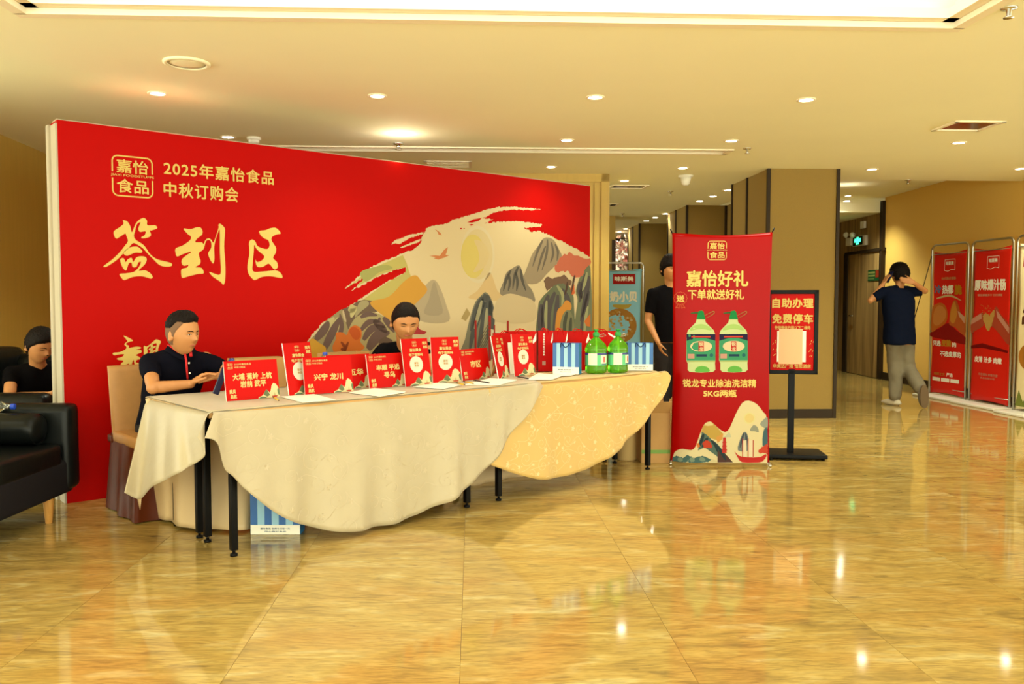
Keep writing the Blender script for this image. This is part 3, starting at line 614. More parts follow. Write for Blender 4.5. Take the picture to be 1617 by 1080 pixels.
ap([(152, 1030), (168, 995), (170, 962), (205, 960), (225, 975), (235, 950), (250, 930), (275, 922), (302, 942), (305, 980), (298, 1010), (322, 1040), (290, 1065), (280, 1100), (180, 1100), (155, 1060)], (222, 118, 50), .0038, smooth=3)
ap([(240, 950), (262, 930), (290, 945), (300, 975), (280, 1000), (255, 985)], (206, 92, 40), .0042, smooth=3)
for q in ([(195, 1010), (215, 1040), (218, 1100)], [(235, 1010), (222, 1040), (218, 1060)], [(195, 1045), (212, 1055)]): ast(q, .018, (150, 70, 36), .0044)
# pagoda roof and ship behind the signs
ap([(560, 905), (600, 925), (618, 945), (652, 956), (640, 970), (560, 968)], (190, 60, 66), .003)
for q, w_ in (([(912, 895), (912, 1110)], .022), ([(987, 870), (987, 1110)], .028), ([(1012, 920), (1012, 1000)], .016), ([(1084, 898), (1084, 1000)], .022)): P.stroke(art, q, w_, pm(176, 44, 38), .0036, scale=S2, taper=False)
for k in range(6): P.stroke(art, [(985, 905+k*18), (925, 1010+k*18)], .006, pm(110, 90, 70), .0038, scale=S2, taper=False)
P.poly(art, [(990, 940), (1050, 960), (1055, 1000), (990, 1000)], pm(236, 222, 188), .003, scale=S2)
o = art.build('printed_landscape', t, t); o['label'] = 'cream mountain landscape print swept by a brush stroke edge'
# lettering
mb = MB(); S1 = (60, 180, 3.6); g = M['gold']
u0, v1 = P.uv(60+420/3.6, 180+232/3.6); u1, v0 = P.uv(60+652/3.6, 180+474/3.6)
v1 = (P.uv(177, 245)[1]+P.uv(240, 251)[1])/2; v0 = (P.uv(178, 309)[1]+P.uv(240, 312)[1])/2
logo(P, mb, u0, v0, u1, v1, g)
def quad_line(txt, x0, yt0, yb0, x1, yt1, yb1, m=g, bold=.02):
    ua, va = P.uv(x0, yt0); _, vb = P.uv(x0, yb0); ub, vc = P.uv(x1, yt1); _, vd = P.uv(x1, yb1)
    P.text(mb, txt, (ua, (vb+vd)/2, ub, (va+vc)/2), m, .002, bold, px=False, spacing=1.12)
quad_line('2025年嘉怡食品', 258, 257, 279, 432, 267, 290); quad_line('中秋订购会', 258, 289, 313, 376, 294, 317)
o = mb.build('heading_lettering', t, t); pass
S3 = (150, 340, 5.053)
def glyph(polys, name, lab):
    q = MB()
    for pts in polys: P.poly(q, pts, g, .002, scale=S3, smooth=4)
    o = q.build(name, t, t); o['label'] = lab
glyph([[(222, 38), (258, 50), (282, 90), (290, 130), (298, 128), (322, 72), (350, 38), (388, 20), (414, 42), (418, 78), (480, 80), (494, 104), (450, 120), (436, 122), (446, 158), (420, 178), (376, 184), (370, 174), (396, 158), (402, 128), (360, 132), (345, 112), (352, 84), (362, 56), (335, 70), (318, 130), (310, 164), (326, 196), (390, 240), (440, 310), (500, 352), (600, 378), (614, 398), (590, 408), (520, 400), (460, 345), (420, 306), (380, 262), (330, 230), (300, 224), (262, 268), (228, 300), (180, 350), (130, 386), (90, 410), (66, 410), (80, 395), (140, 350), (200, 290), (240, 240), (262, 205), (250, 165), (240, 146), (200, 170), (170, 186), (152, 162), (152, 126), (200, 92), (228, 66)],
       [(225, 298), (262, 262), (310, 250), (345, 254), (376, 284), (368, 298), (320, 298), (280, 314), (250, 322)],
       [(200, 352), (228, 342), (244, 372), (262, 350), (292, 340), (304, 372), (330, 336), (370, 326), (404, 334), (412, 356), (396, 392), (348, 440), (400, 440), (440, 462), (460, 492), (446, 505), (420, 498), (370, 486), (300, 492), (236, 516), (212, 500), (196, 468), (250, 462), (310, 450), (350, 412), (366, 372), (346, 376), (330, 410), (300, 412), (290, 378), (268, 386), (252, 432), (240, 438), (216, 408)]], 'calligraphy_character', 'first large brushed character of the three')
glyph([[(706, 106), (760, 110), (810, 96), (842, 98), (858, 128), (850, 158), (815, 185), (800, 214), (850, 216), (868, 228), (880, 198), (904, 184), (928, 196), (942, 218), (960, 180), (985, 100), (984, 76), (1000, 68), (1030, 96), (1036, 130), (1030, 250), (1040, 400), (1038, 510), (1024, 554), (1000, 530), (940, 490), (910, 452), (950, 464), (990, 474), (1004, 440), (996, 300), (994, 120), (976, 150), (958, 210), (950, 260), (952, 350), (940, 384), (912, 340), (904, 300), (926, 260), (924, 210), (902, 196), (884, 210), (872, 250), (860, 276), (828, 300), (834, 340), (842, 360), (836, 390), (800, 414), (850, 420), (866, 462), (820, 468), (740, 488), (700, 500), (688, 480), (690, 430), (730, 418), (745, 396), (710, 402), (692, 386), (694, 350), (730, 318), (762, 298), (760, 290), (700, 310), (655, 328), (642, 300), (644, 264), (700, 240), (756, 200), (764, 170), (740, 150)]], 'calligraphy_character', 'second large brushed character of the three')
glyph([[(1310, 126), (1360, 118), (1400, 102), (1440, 100), (1466, 120), (1480, 146), (1450, 152), (1412, 172), (1408, 200), (1426, 230), (1444, 262), (1440, 300), (1420, 340), (1450, 372), (1458, 410), (1440, 430), (1420, 424), (1386, 386), (1340, 410), (1300, 412), (1284, 390), (1280, 354), (1292, 372), (1330, 360), (1350, 326), (1310, 290), (1284, 262), (1270, 236), (1266, 290), (1258, 380), (1262, 446), (1340, 448), (1440, 440), (1480, 460), (1496, 492), (1480, 500), (1400, 486), (1330, 492), (1276, 516), (1250, 500), (1222, 460), (1216, 400), (1232, 300), (1228, 220), (1250, 194), (1276, 206), (1300, 248), (1370, 270), (1392, 240), (1382, 200), (1350, 184), (1322, 160)]], 'calligraphy_character', 'third large brushed character of the three')
S3 = (180, 480, 6.355)
glyph([[(96, 318), (150, 340), (190, 368), (150, 380), (118, 402), (150, 420), (150, 440), (220, 428), (262, 432), (270, 445), (220, 458), (270, 462), (274, 486), (240, 500), (220, 515), (252, 530), (264, 552), (230, 562), (220, 585), (262, 598), (290, 622), (240, 620), (205, 600), (196, 560), (180, 600), (185, 640), (150, 640), (150, 600), (120, 612), (112, 640), (60, 640), (70, 600), (95, 570), (40, 560), (30, 545), (80, 530), (100, 505), (60, 505), (0, 515), (-10, 490), (60, 482), (120, 450), (120, 425), (104, 410), (110, 395), (134, 375), (118, 350)]], 'calligraphy_character', 'brushed character above the gold chair back')
glyph([[(298, 470), (300, 420), (330, 425), (390, 380), (420, 355), (450, 362), (470, 380), (452, 420), (440, 470), (444, 520), (470, 560), (480, 600), (440, 580), (418, 520), (416, 460), (428, 400), (400, 400), (336, 440), (335, 480), (318, 540), (290, 590), (274, 590), (276, 570), (296, 540)],
       [(350, 450), (410, 420), (415, 432), (360, 462)], [(352, 490), (412, 460), (412, 474), (358, 502)], [(370, 400), (390, 420), (380, 520), (362, 530)], [(330, 520), (420, 500), (420, 515), (340, 548)]], 'calligraphy_character', 'brushed character partly hidden by the seated man')

# ------------------------------------------------------------ TABLES: four narrow folding tables, two rows
TD = V((.745, .667, 0)).normalized(); TN = V((TD.y, -TD.x, 0))   # along the row, towards the viewer
D0 = G(369.4, 877.6); D0.z = 0; TZ = .735
def table(o0, label):
    # o0: front-left leg; legs 1.50 apart, .33 deep
    c = o0+TD*.75-TN*.165; t = root('folding_table', label, 'table', c, 'folding tables under the cloths')
    mb = MB(); mb.box(c+Z*(TZ-.0125), (1.755, .40, .025), M['kraft'], X=TD); mb.build('tabletop', t, t)
    for i in (0, 1):
        for j in (0, 1):
            p = o0+TD*(1.50*i)-TN*(.33*j)
            mb = MB(); mb.box(p+Z*((TZ-.05)/2+.02), (.034, .034, TZ-.07), M['black'], X=TD, bev=.003); lg = mb.build('leg', t, t)
            pass; mb = MB(); mb.lathe(p, [(.019, 0), (.019, .012), (.008, .014), (.008, .024)], M['black'], 12); mb.build('foot', lg)
            bpy.context.view_layer.update(); lg.children[0].matrix_parent_inverse = lg.matrix_world.inverted()
    for j in (0, 1):
        mb = MB(); mb.box(o0+TD*.75-TN*.33*j+Z*(TZ-.065), (1.5, .02, .035), M['black'], X=TD); mb.build('long_rail', t, t)
    for i in (0, 1):
        mb = MB(); mb.box(o0+TD*1.5*i-TN*.165+Z*(TZ-.10), (.02, .33, .03), M['black'], X=TD); mb.build('end_rail', t, t)
table(D0, 'left front folding table, its black legs showing below the ivory cloth'); table(D0+TD*1.76, 'right front folding table with black legs below the yellow cloth')
table(D0-TN*.44, 'left rear folding table, black legs behind the front ones'); table(D0-TN*.44+TD*1.76, 'right rear folding table, mostly hidden behind the yellow cloth')
ZC = TZ+.006
FL = D0-TD*.135+TN*.045; BLc = D0-TD*.135-TN*.825; LEN = 3.56
FRc = FL+TD*LEN
def fold(s_, v, k=1.0): return k*1.5*v*(.016*math.sin(s_*9.1+.4)+.012*math.sin(s_*17.3+1.1)+.007*math.sin(s_*31))
def skirt(name, top, bot, mt, nrm, K=130, J=26, waves=1.0, out=.0, thick=.004):
    """hanging cloth between a top and a bottom polyline (matched points)"""
    def resample(pl):
        d = [0]
        for a, b in zip(pl, pl[1:]): d.append(d[-1]+1)
        res = []
        for i in range(K+1):
            x = i/K*(len(pl)-1); j = min(int(x), len(pl)-2); f = x-j
            p0, p1, p2, p3 = pl[max(j-1, 0)], pl[j], pl[j+1], pl[min(j+2, len(pl)-1)]
            res.append(p1+(p2-p1)*f if False else .5*((2*p1)+(p2-p0)*f+(2*p0-5*p1+4*p2-p3)*f*f+(3*p1-p0-3*p2+p3)*f**3))
        return res
    T = resample(top); B = resample(bot); vs = []; fs = []
    for i in range(K+1):
        s_ = (T[i]-FL).dot(TD)+(T[i]-FL).dot(TN)*.8
        for j in range(J+1):
            v = j/J; p = T[i].lerp(B[i], v)
            if v < .12: p = p-nrm*(.02*(1-v/.12)**2)
            vs.append(p+nrm*(out*v+fold(s_, v, waves)))
    for i in range(K):
        for j in range(J): q = i*(J+1)+j; fs.append((q, q+1, q+J+2, q+J+1))
    mb = MB(); mb.add(vs, fs, mt, True); return mb, T, B
def solid(o, th):
    m = o.modifiers.new('s', 'SOLIDIFY'); m.thickness = th; m.offset = 0
    return o
def ontop(u, d, z=0): return FL+TD*u-TN*d+Z*(ZC+z)
fr_n = TN
def fpx(px, py, off=.05): return PL(px, py, FL+TN*off, TN)
def tpx(x):
    for k in range(400):
        u = -.02+k*.0095; p = FL+TD*u+Z*ZC
        if 808.5+F*p.x/(p.y*math.cos(PITCH)+(CH-p.z)*math.sin(PITCH)) >= x: return u
    return LEN
def topline(xs): return [FL+TD*tpx(x)+Z*ZC for x in xs]
# ivory cloth: front
H1 = [(318, 690), (330, 692), (339, 701), (345, 724), (352, 741), (367, 752), (390, 775), (424, 802), (450, 818), (481, 830), (515, 837), (550, 838), (585, 834), (627, 826), (665, 812), (700, 793), (721, 780), (740, 768), (758, 752), (777, 734), (800, 702), (820, 672), (838, 642), (851, 609)]
tx = [336, 341, 346, 351, 356, 368, 390, 424, 450, 481, 515, 550, 585, 627, 665, 700, 721, 740, 758, 777, 800, 820, 838, 852]
t = ti = root('ivory_tablecloth', 'ivory satin cloth draped over the left tables with a curved hem', 'tablecloth', FL)
mb, T_, B_ = skirt('f', topline(tx), [fpx(x, y, .06) for x, y in H1], M['ivory'], TN, K=160); solid(mb.build('front_drop', t, t), .003)
# left end: from front corner round to the back corner
eN = -TD
E1 = [(318, 690), (322, 704), (321, 718), (304, 731), (289, 738), (287, 746), (263, 757), (246, 766), (226, 787), (202, 777)]
et = [FL.lerp(BLc, x)+Z*ZC for x in (0, .04, .08, .2, .35, .48, .62, .76, .9, 1.0)]
eb = [PL(x, y, FL+eN*o_, eN) for (x, y), o_ in zip(E1, (.05, .05, .06, .08, .1, .1, .12, .14, .13, .20))]
mb, _, _ = skirt('e', et, eb, M['ivory'], eN, K=70, J=24, waves=.8); solid(mb.build('end_drop', t, t), .003)
# back corner fold underside
E2 = [(202, 777), (226, 789), (238, 797), (262, 760)]
ub = tpx(851)
def top_sheet(u0, u1, mt, z, round_end=False, edge_u=0):
    mb = MB(); K = 90; J = 20; vs = []; fs = []
    for i in range(K+1):
        for j in range(J+1):
            d = .87*j/J; uu0, uu1 = u0+edge_u*0, u1+(edge_u*(d/.87))
            u = uu0+(uu1-uu0)*i/K
            if round_end and i > K-14:
                k = (i-(K-14))/14; u = u-.10*k*(abs(d/.87-.5)*2)**4
            zz = z+.0016*noise.noise(V((u*7, d*9, 0)))
            vs.append(ontop(u, d+.012 if j == 0 else d, zz-(.003 if j == 0 else 0)))
    for i in range(K):
        for j in range(J): q = i*(J+1)+j; fs.append((q, q+J+1, q+J+2, q+1))
    mb.add(vs, fs, mt, True); return mb
mb = top_sheet(0, ub, M['ivory'], .0035, edge_u=.55); solid(mb.build('top_sheet', t, t), .002)
# yellow cloth
H2 = [(772, 728), (777.5, 735), (794, 741), (817, 749), (846, 756), (869, 756), (888, 753), (911, 747), (937, 736), (958, 723), (980, 709), (989, 697), (1008, 682), (1022, 662), (1034, 646), (1048, 625), (1056, 605), (1058.5, 594)]
tx2 = [772, 778, 795, 817, 846, 869, 888, 911, 937, 958, 980, 989, 1006, 1020, 1032, 1042, 1048, 1052]
t = root('yellow_tablecloth', 'yellow damask cloth with pale scroll embroidery draped over the right tables', 'tablecloth', FL+TD*2.8)
mb, T2, B2 = skirt('f', topline(tx2), [fpx(x, y, .045) for x, y in H2], M['yellowcloth'], TN, K=130, waves=.45); solid(mb.build('front_drop', t, t), .003)
mb = top_sheet(ub-.1, LEN-.0, M['yellowcloth'], .0012, True); solid(mb.build('top_sheet', t, t), .002)
# right end corner drop
et = [FRc.lerp(FRc-TN*.87, x)-TD*.06+Z*ZC for x in (0, .2, .5, .8, 1)]; eb = [p+TD*(.05+.02*k)-Z*h for k, (p, h) in enumerate(zip(et, (.03, .16, .3, .16, .03)))]
mb, _, _ = skirt('e', et, eb, M['yellowcloth'], TD, K=30, J=10, waves=.5); solid(mb.build('end_drop', t, t), .003)
# embroidery scrolls following the cloth
FW = .45; MTE = M['embro']; em = MB(); rnd = random.Random(3); K2 = 130
UA = [(p-FL).dot(TD) for p in T2]; 
def surf2(u, h):      # u along the table, h below the top
    i = min(range(len(UA)), key=lambda k: abs(UA[k]-u)); T0_, B0_ = T2[i], B2[i]; L = (T0_.z-B0_.z)
    if L < .05 or h > L-.015 or h < .02: return None
    v = h/L; p = T0_.lerp(B0_, v); p = V((p.x, p.y, p.z))
    if v < .12: p = p-TN*(.02*(1-v/.12)**2)
    u_err = u-UA[i]
    s_ = (T0_-FL).dot(TD)
    return p+TD*u_err+TN*(fold(s_, v, FW)+.0028+(.015*v if FW == 1 else 0)*0)
edge_of = lambda u, h: u > tpx(777)+(tpx(852)-tpx(777))*max(0, 1-h/.63)+.02
def ribbon(pts, w_, mt=None):
    P3 = []; 
    for a, h in pts:
        q = surf2(a, h) if edge_of(a, h) else None
        if q is None:
            if len(P3) > 2: flush(P3, w_)
            P3 = []; continue
        P3.append(q)
    if len(P3) > 2: flush(P3, w_)
def flush(P3, w_):
    vs = []; n = len(P3)
    for i, p in enumerate(P3):
        d = (P3[min(n-1, i+1)]-P3[max(0, i-1)]); d = d.normalized() if d.length > 0 else TD; q = d.cross(TN)*w_/2; vs += [p+q, p-q]
    em.add(vs, [(2*i, 2*i+1, 2*i+3, 2*i+2) for i in range(n-1)], MTE, True)
def scroll(u, h, r, a0, sgn, turns=1.4, w_=.0026):
    ribbon([(u+r*(1-t_/30*.85)*math.cos(a0+sgn*t_/30*turns*2*PI), h+r*(1-t_/30*.85)*math.sin(a0+sgn*t_/30*turns*2*PI)) for t_ in range(31)], w_)
def flower(u, h, r):
    for k in range(5):
        a = k*2*PI/5; ribbon([(u+math.cos(a)*r*x, h+math.sin(a)*r*x) for x in (0, .5, 1)], r*.55)
u_a, u_b = tpx(780), LEN
for i in range(16):
    for j in range(5):
        u = u_a+.05+i*.125+rnd.uniform(-.03, .03); h = .07+j*.135+(i % 2)*.06+rnd.uniform(-.02, .02)
        r = rnd.uniform(.038, .058); a0 = rnd.uniform(0, 6.28); sg = rnd.choice((-1, 1)); scroll(u, h, r, a0, sg)
        p0 = (u+r*math.cos(a0), h+r*math.sin(a0)); p1 = (u+.155, h+rnd.uniform(-.1, .1)); md = ((p0[0]+p1[0])/2, (p0[1]+p1[1])/2+rnd.uniform(-.05, .05))
        ribbon(smooth_loop([p0, md, p1], 8, False), .0024)
        if rnd.random() < .7: flower(u+r*1.35*math.cos(a0+2), h+r*1.35*math.sin(a0+2), rnd.uniform(.012, .019))
        ribbon([(p1[0]+.02*x*math.cos(a0), p1[1]+.02*x*math.sin(a0)) for x in (0, .5, 1)], .012)
o = em.build('scroll_embroidery', t, t); o['kind'] = 'stuff'
ec = MB(); em, T2, B2, FW = ec, T_, B_, 1.0; UA = [(p-FL).dot(TD) for p in T2]; MTE = M['embro2']; edge_of = lambda u, h: u < tpx(777)+(tpx(852)-tpx(777))*max(0, 1-h/.63)-.03
for i in range(12):
    for j in range(5):
        u = .06+i*.17+rnd.uniform(-.04, .04); h = .07+j*.15+(i % 2)*.06; r = rnd.uniform(.04, .07); a0 = rnd.uniform(0, 6.28); scroll(u, h, r, a0, rnd.choice((-1, 1)), 1.3, .004)
        if rnd.random() < .5: flower(u+r*1.3, h+.02, .016)
        ribbon(smooth_loop([(u+r*math.cos(a0), h+r*math.sin(a0)), (u+.09, h+rnd.uniform(-.06, .06)), (u+.17, h+rnd.uniform(-.1, .1))], 8, False), .0035)
o = ec.build('damask_scrolls', ti, ti); o['kind'] = 'stuff'
# rear row cloths, seen in the shade under the front row
MP = FL-TN*.47
def mpx(x, y, off=0): return PL(x, y, MP+TN*off, TN)
t = root('rear_satin_tablecloth', 'pinkish beige satin cloth hanging to the floor behind the left front table legs', 'tablecloth', MP)
H3 = [(236, 806), (244, 815), (255, 820), (268, 822), (281, 832), (300, 834), (330, 838), (358, 840), (382, 838), (392, 822), (390, 800), (396, 770), (410, 735), (440, 700)]
tz = [MP-TN*d_+TD*x+Z*(ZC-.004) for x, d_ in zip((-.02, .02, .06, .10, .15, .22, .30, .40, .50, .60, .68, .76, .86, 1.0), (.34, .34, .34, .34, .33, .31, .28, .24, .2, .16, .14, .12, .1, .08))]
hb = [G(x, y, .012) if y > 820 or x < 300 else mpx(x, y, -.06) for x, y in H3]
hb = [V((p.x, p.y, max(p.z, .015))) for p in hb]
mb, _, _ = skirt('m', tz, hb, M['pinkcloth'], TN, K=90, waves=1.6); solid(mb.build('front_drop', t, t), .003)
mb = MB(); mb.box(MP-TN*.21+TD*.9+Z*(ZC-.003), (1.8, .42, .003), M['pinkcloth'], X=TD); mb.build('top_sheet', t, t)
et = [MP.lerp(BLc, x)+Z*(ZC-.004) for x in (.80, .87, .94, 1)]; eb = [V((p.x, p.y, 0))-TD*.05+Z*h for p, h in zip(et, (.13, .16, .22, .26))]
mb, _, _ = skirt('e', et, eb, M['pinkcloth'], -TD, K=30, waves=1.2); solid(mb.build('end_drop', t, t), .003)
t = root('rear_beige_tablecloth', 'beige cloth of the rear right table, low hem showing under the yellow cloth', 'tablecloth', MP+TD*2.6)
H4 = [(690, 745), (712, 757), (745, 768), (775, 768), (815, 763), (846, 757), (880, 745), (920, 725), (960, 700)]
hb = [mpx(x, y, .02) for x, y in H4]; hb = [V((p.x, p.y, max(p.z, .012))) for p in hb]; us = [(p-MP).dot(TD) for p in hb]
mb, _, _ = skirt('m', [MP+TD*u+Z*(ZC-.004) for u in us], hb, M['pinkcloth'], TN, K=60, waves=.8); solid(mb.build('front_drop', t, t), .003)
# ------------------------------------------------------------ X-BANNER
def wall_line(p0, p1): return (p1-p0).normalized()
a = G(1062, 735); b = G(1214, 737); a.z = b.z = 0
xb = (b-a).normalized(); wB = (b-a).length; Htop = PL(1053, 367, a, xb.cross(Z)).z
def bendf(u, v): 
    k = max(0, 1-u/.16); return -.055*k*k+.010*math.sin(u*5+1)+.006*math.sin(v*3)
P = Panel(a+Z*.03, xb, Z, bendf)
u_l, u_r = -.012, wB+.005; vT = Htop-.03; P.clamp = (.004, wB-.010, -.004)
t = root('x_banner_stand', 'tall red standing banner showing two green bottles, in front of the big column', 'banner', (a+b)/2)
mb = MB(); K = 40; J = 50; vs = []; fs = []
for i in range(K+1):
    for j in range(J+1):
        x = i/K; y = j/J; inset = .012*math.sin(PI*y)
        u = u_l+(u_r-u_l)*x; u += inset*(1 if x < .5 else -1)*abs(2*x-1)
        v = vT*y-(.012*math.sin(PI*x) if j == J else 0)*1-.012*math.sin(PI*x)*y
        rip = .004*math.exp(-((x-.5)**2)/.02)*y**8
        vs.append(P.p(u, v, 0))
for i in range(K):
    for j in range(J): q = i*(J+1)+j; fs.append((q, q+J+1, q+J+2, q+1))
mb.add(vs, fs, M['red2'], True); solid(mb.build('banner_sheet', t, t), .001)
mb = MB(); g = M['gold']
def T(txt, x0, y0, x1, y1, m=g, bold=.03, PP=None, mm=None): (PP or P).text(mm or mb, txt, (x0, y0, x1, y1), m, .003, bold)
def rng(PP, x0, y0, x1, y1): u0, v1 = PP.uv(x0, y0); u1, v0 = PP.uv(x1, y1); return u0, v0, u1, v1
logo(P, mb, *rng(P, 1118, 381, 1147, 410), g, .003)
T('嘉怡好礼', 1084, 427, 1182, 453, bold=.028); T('下单就送好礼', 1086, 457, 1175, 473, bold=.024); T('锐龙专业除油洗洁精', 1078, 598, 1194, 612, bold=.03); T('5KG两瓶', 1110, 615, 1163, 627, bold=.04)
T('送', 1069, 466, 1081, 477, bold=.05)
c = P.uv(1075, 471)
ring = [(c[0]+(.047+.003*math.cos(12*x))*math.cos(x), c[1]+(.047+.003*math.cos(12*x))*math.sin(x)) for x in [2*PI*k/48 for k in range(49)]]
P.stroke(mb, ring, .003, pm(232, 110, 60), .003, taper=False, px=False)
for s_ in (-1, 1): P.stroke(mb, [(c[0]+s_*.015, c[1]-.045), (c[0]+s_*.035, c[1]-.075), (c[0]+s_*.02, c[1]-.068), (c[0]+s_*.01, c[1]-.078), (c[0]+s_*.006, c[1]-.05)], .003, pm(232, 110, 60), .003, taper=False, px=False)
mb.build('gold_lettering', t, t)
art = MB(); S4 = (1055, 470, 3.859)
def bp(pts, col, off, **k): P.poly(art, pts, pm(*col), off, scale=S4, **k)
def bs(pts, w_, col, off): P.stroke(art, pts, w_, pm(*col), off, scale=S4)
for dx in (0, 199):
    D_ = lambda q: [(x+dx, y) for x, y in q]
    bp(D_([(172, 132), (168, 150), (120, 200), (112, 225), (110, 380), (118, 400), (118, 440), (130, 452), (200, 456), (270, 452), (286, 440), (284, 400), (286, 380), (286, 225), (278, 200), (228, 150), (224, 132)]), (214, 226, 160), .003)
    bp(D_([(150, 175), (200, 160), (245, 175), (262, 200), (200, 190), (135, 200)]), (180, 214, 120), .0034, smooth=3)
    bp(D_([(112, 222), (286, 222), (286, 382), (112, 382)]), (66, 160, 112), .0034)
    bp(D_([(112, 222), (286, 222), (286, 262), (230, 246), (170, 246), (112, 262)]), (38, 32, 66), .0037)
    bp(D_([(140, 234), (256, 234), (256, 242), (140, 242)]), (220, 70, 50), .0040)
    P.ell(art, P.uv(S4[0]+(200+dx)/S4[2], S4[1]+296/S4[2]), .083, .042, pm(240, 214, 170), .0040)
    bp(D_([(183, 266), (216, 266), (216, 328), (183, 328)]), (206, 40, 34), .0044)
    P.text(art, '锐', (S4[0]+(186+dx)/S4[2], S4[1]+270/S4[2], S4[0]+(213+dx)/S4[2], S4[1]+295/S4[2]), pm(240, 214, 170), .0047, .04); P.text(art, '龙', (S4[0]+(186+dx)/S4[2], S4[1]+299/S4[2], S4[0]+(213+dx)/S4[2], S4[1]+324/S4[2]), pm(240, 214, 170), .0047, .04)
    bp(D_([(170, 344), (234, 344), (234, 358), (170, 358)]), (34, 60, 90), .0042); bp(D_([(118, 342), (158, 342), (158, 370), (118, 370)]), (214, 160, 140), .0042)
    P.ell(art, P.uv(S4[0]+(262+dx)/S4[2], S4[1]+350/S4[2]), .014, .014, pm(40, 110, 110), .0042)
    bp(D_([(165, 450), (172, 425), (205, 415), (240, 425), (248, 450)]), (110, 190, 80), .0036, smooth=3)
    bp(D_([(112, 385), (284, 385), (284, 390), (112, 390)]), (170, 190, 110), .0036)
    bp(D_([(172, 130), (178, 105), (185, 82), (205, 78), (216, 86), (220, 108), (228, 132)]), (26, 140, 70), .0042)
    bp(D_([(135, 92), (180, 84), (185, 96), (140, 98)]), (60, 100, 50), .0038)
    bs(D_([(220, 110), (272, 84), (280, 92), (262, 108), (228, 124)]), .005, (160, 120, 60), .0038)
bp([(6, 1016), (40, 950), (62, 930), (90, 921), (140, 927), (165, 905), (190, 835), (215, 775), (240, 755), (265, 757), (300, 790), (345, 818), (375, 792), (410, 712), (450, 642), (490, 627), (540, 648), (580, 698), (605, 750), (606, 1016)], (240, 222, 172), .003, smooth=2)
bp([(198, 822), (215, 775), (240, 757), (268, 760), (300, 792), (335, 830), (300, 868), (240, 850)], (206, 168, 80), .0034); bp([(290, 850), (335, 825), (330, 860), (300, 885)], (226, 160, 80), .0036); bp([(215, 775), (240, 757), (268, 760), (275, 775), (240, 780)], (236, 214, 150), .0036)
bp([(180, 930), (190, 880), (205, 815), (235, 835), (262, 862), (300, 890), (330, 930), (375, 1000), (330, 995), (290, 960), (220, 910)], (92, 116, 104), .0038)
for q in ([(215, 830), (200, 870), (188, 910)], [(240, 850), (222, 880), (205, 910)], [(262, 868), (290, 900), (300, 940)], [(300, 900), (330, 950), (350, 990)]): bs(q, .02, (44, 62, 66), .0042)
bp([(300, 930), (330, 930), (395, 1003), (300, 1003)], (88, 60, 56), .0040)
bp([(90, 1003), (150, 975), (220, 965), (290, 990), (300, 1003)], (226, 210, 160), .0040)
bp([(20, 985), (50, 965), (90, 975), (120, 958), (160, 975), (200, 960), (240, 972), (262, 985), (240, 1000), (180, 1008), (120, 1000), (60, 1008), (25, 1005)], (78, 112, 110), .0044, rough=.004)
for q in ([(60, 985), (90, 990)], [(130, 980), (160, 992)], [(190, 978), (225, 988)]): bs(q, .025, (130, 150, 130), .0047)
bp([(205, 885), (225, 868), (250, 872), (268, 900), (262, 915), (215, 912)], (206, 70, 44), .0048, rough=.003); bp([(170, 890), (185, 880), (195, 905), (178, 912)], (230, 130, 60), .0048, rough=.003)
for y, w_ in ((850, 10), (872, 14), (895, 16), (918, 18)): bp([(342-w_, y+12), (342-w_*.6, y), (342+w_*.6, y), (342+w_, y+12)], (200, 50, 46), .0048)
bp([(334, 850), (350, 850), (356, 945), (328, 945)], (200, 60, 50), .0046)
c = P.uv(S4[0]+495/S4[2], S4[1]+735/S4[2]); P.ell(art, c, .044, .044, pm(240, 226, 160), .0034); P.ell(art, c, .034, .034, pm(240, 212, 140), .0037)
bp([(425, 930), (440, 860), (462, 818), (482, 830), (492, 880), (494, 930)], (128, 134, 130), .0038, smooth=3); bp([(498, 810), (520, 776), (545, 790), (552, 820), (530, 815)], (160, 160, 140), .0038, smooth=3); bp([(560, 770), (580, 745), (606, 730), (606, 800), (580, 790)], (160, 164, 150), .0038, smooth=3); bp([(372, 815), (385, 850), (340, 850)], (210, 206, 170), .0036)
for q in ([(462, 822), (448, 870), (438, 915)], [(472, 825), (478, 870), (474, 915)]): bs(q, .012, (70, 80, 90), .0042)
bp([(576, 900), (580, 820), (592, 795), (606, 800), (606, 910)], (72, 108, 116), .0044, smooth=2)
bp([(404, 935), (430, 962), (480, 972), (560, 972), (590, 955), (602, 962), (575, 1000), (520, 1006), (450, 1003), (425, 975)], (204, 48, 44), .0050, smooth=2)
for x0, x1 in ((452, 478), (486, 518)): bp([(x0, 870), (x1, 868), (x1, 968), (x0, 968)], (244, 226, 190), .0048); P.stroke(art, [(x0+2, 858), (x0+2, 970)], .006, pm(196, 50, 44), .0052, scale=S4, taper=False)
P.stroke(art, [(518, 868), (518, 970)], .006, pm(196, 50, 44), .0052, scale=S4, taper=False)
bp([(548, 935), (570, 912), (590, 900), (607, 885), (607, 955), (580, 945), (560, 950)], (214, 74, 50), .0052, rough=.003)
o = art.build('printed_picture', t, t); o['label'] = 'print of two bottles above a cream mountain scene with a red ship'
back = P.n*-1
mb = MB(); cN = P.p(wB/2, .9, -.09)
for s_, uu, vv in ((0, u_l, vT), (1, u_r, vT), (0, u_l, -.03), (1, u_r, -.03)):
    e_ = P.p(uu, vv, -.004)
    q = MB(); q.tube([cN, (cN+e_)/2+back*.01, e_, e_+(e_-cN).normalized()*.035], .005, M['black'] if vv > 1 else M['metal'], 8); q.build('pole', t, t)
q = MB(); q.box(cN, (.06, .03, .1), M['black'], X=xb, bev=.005); q.build('hub', t, t)
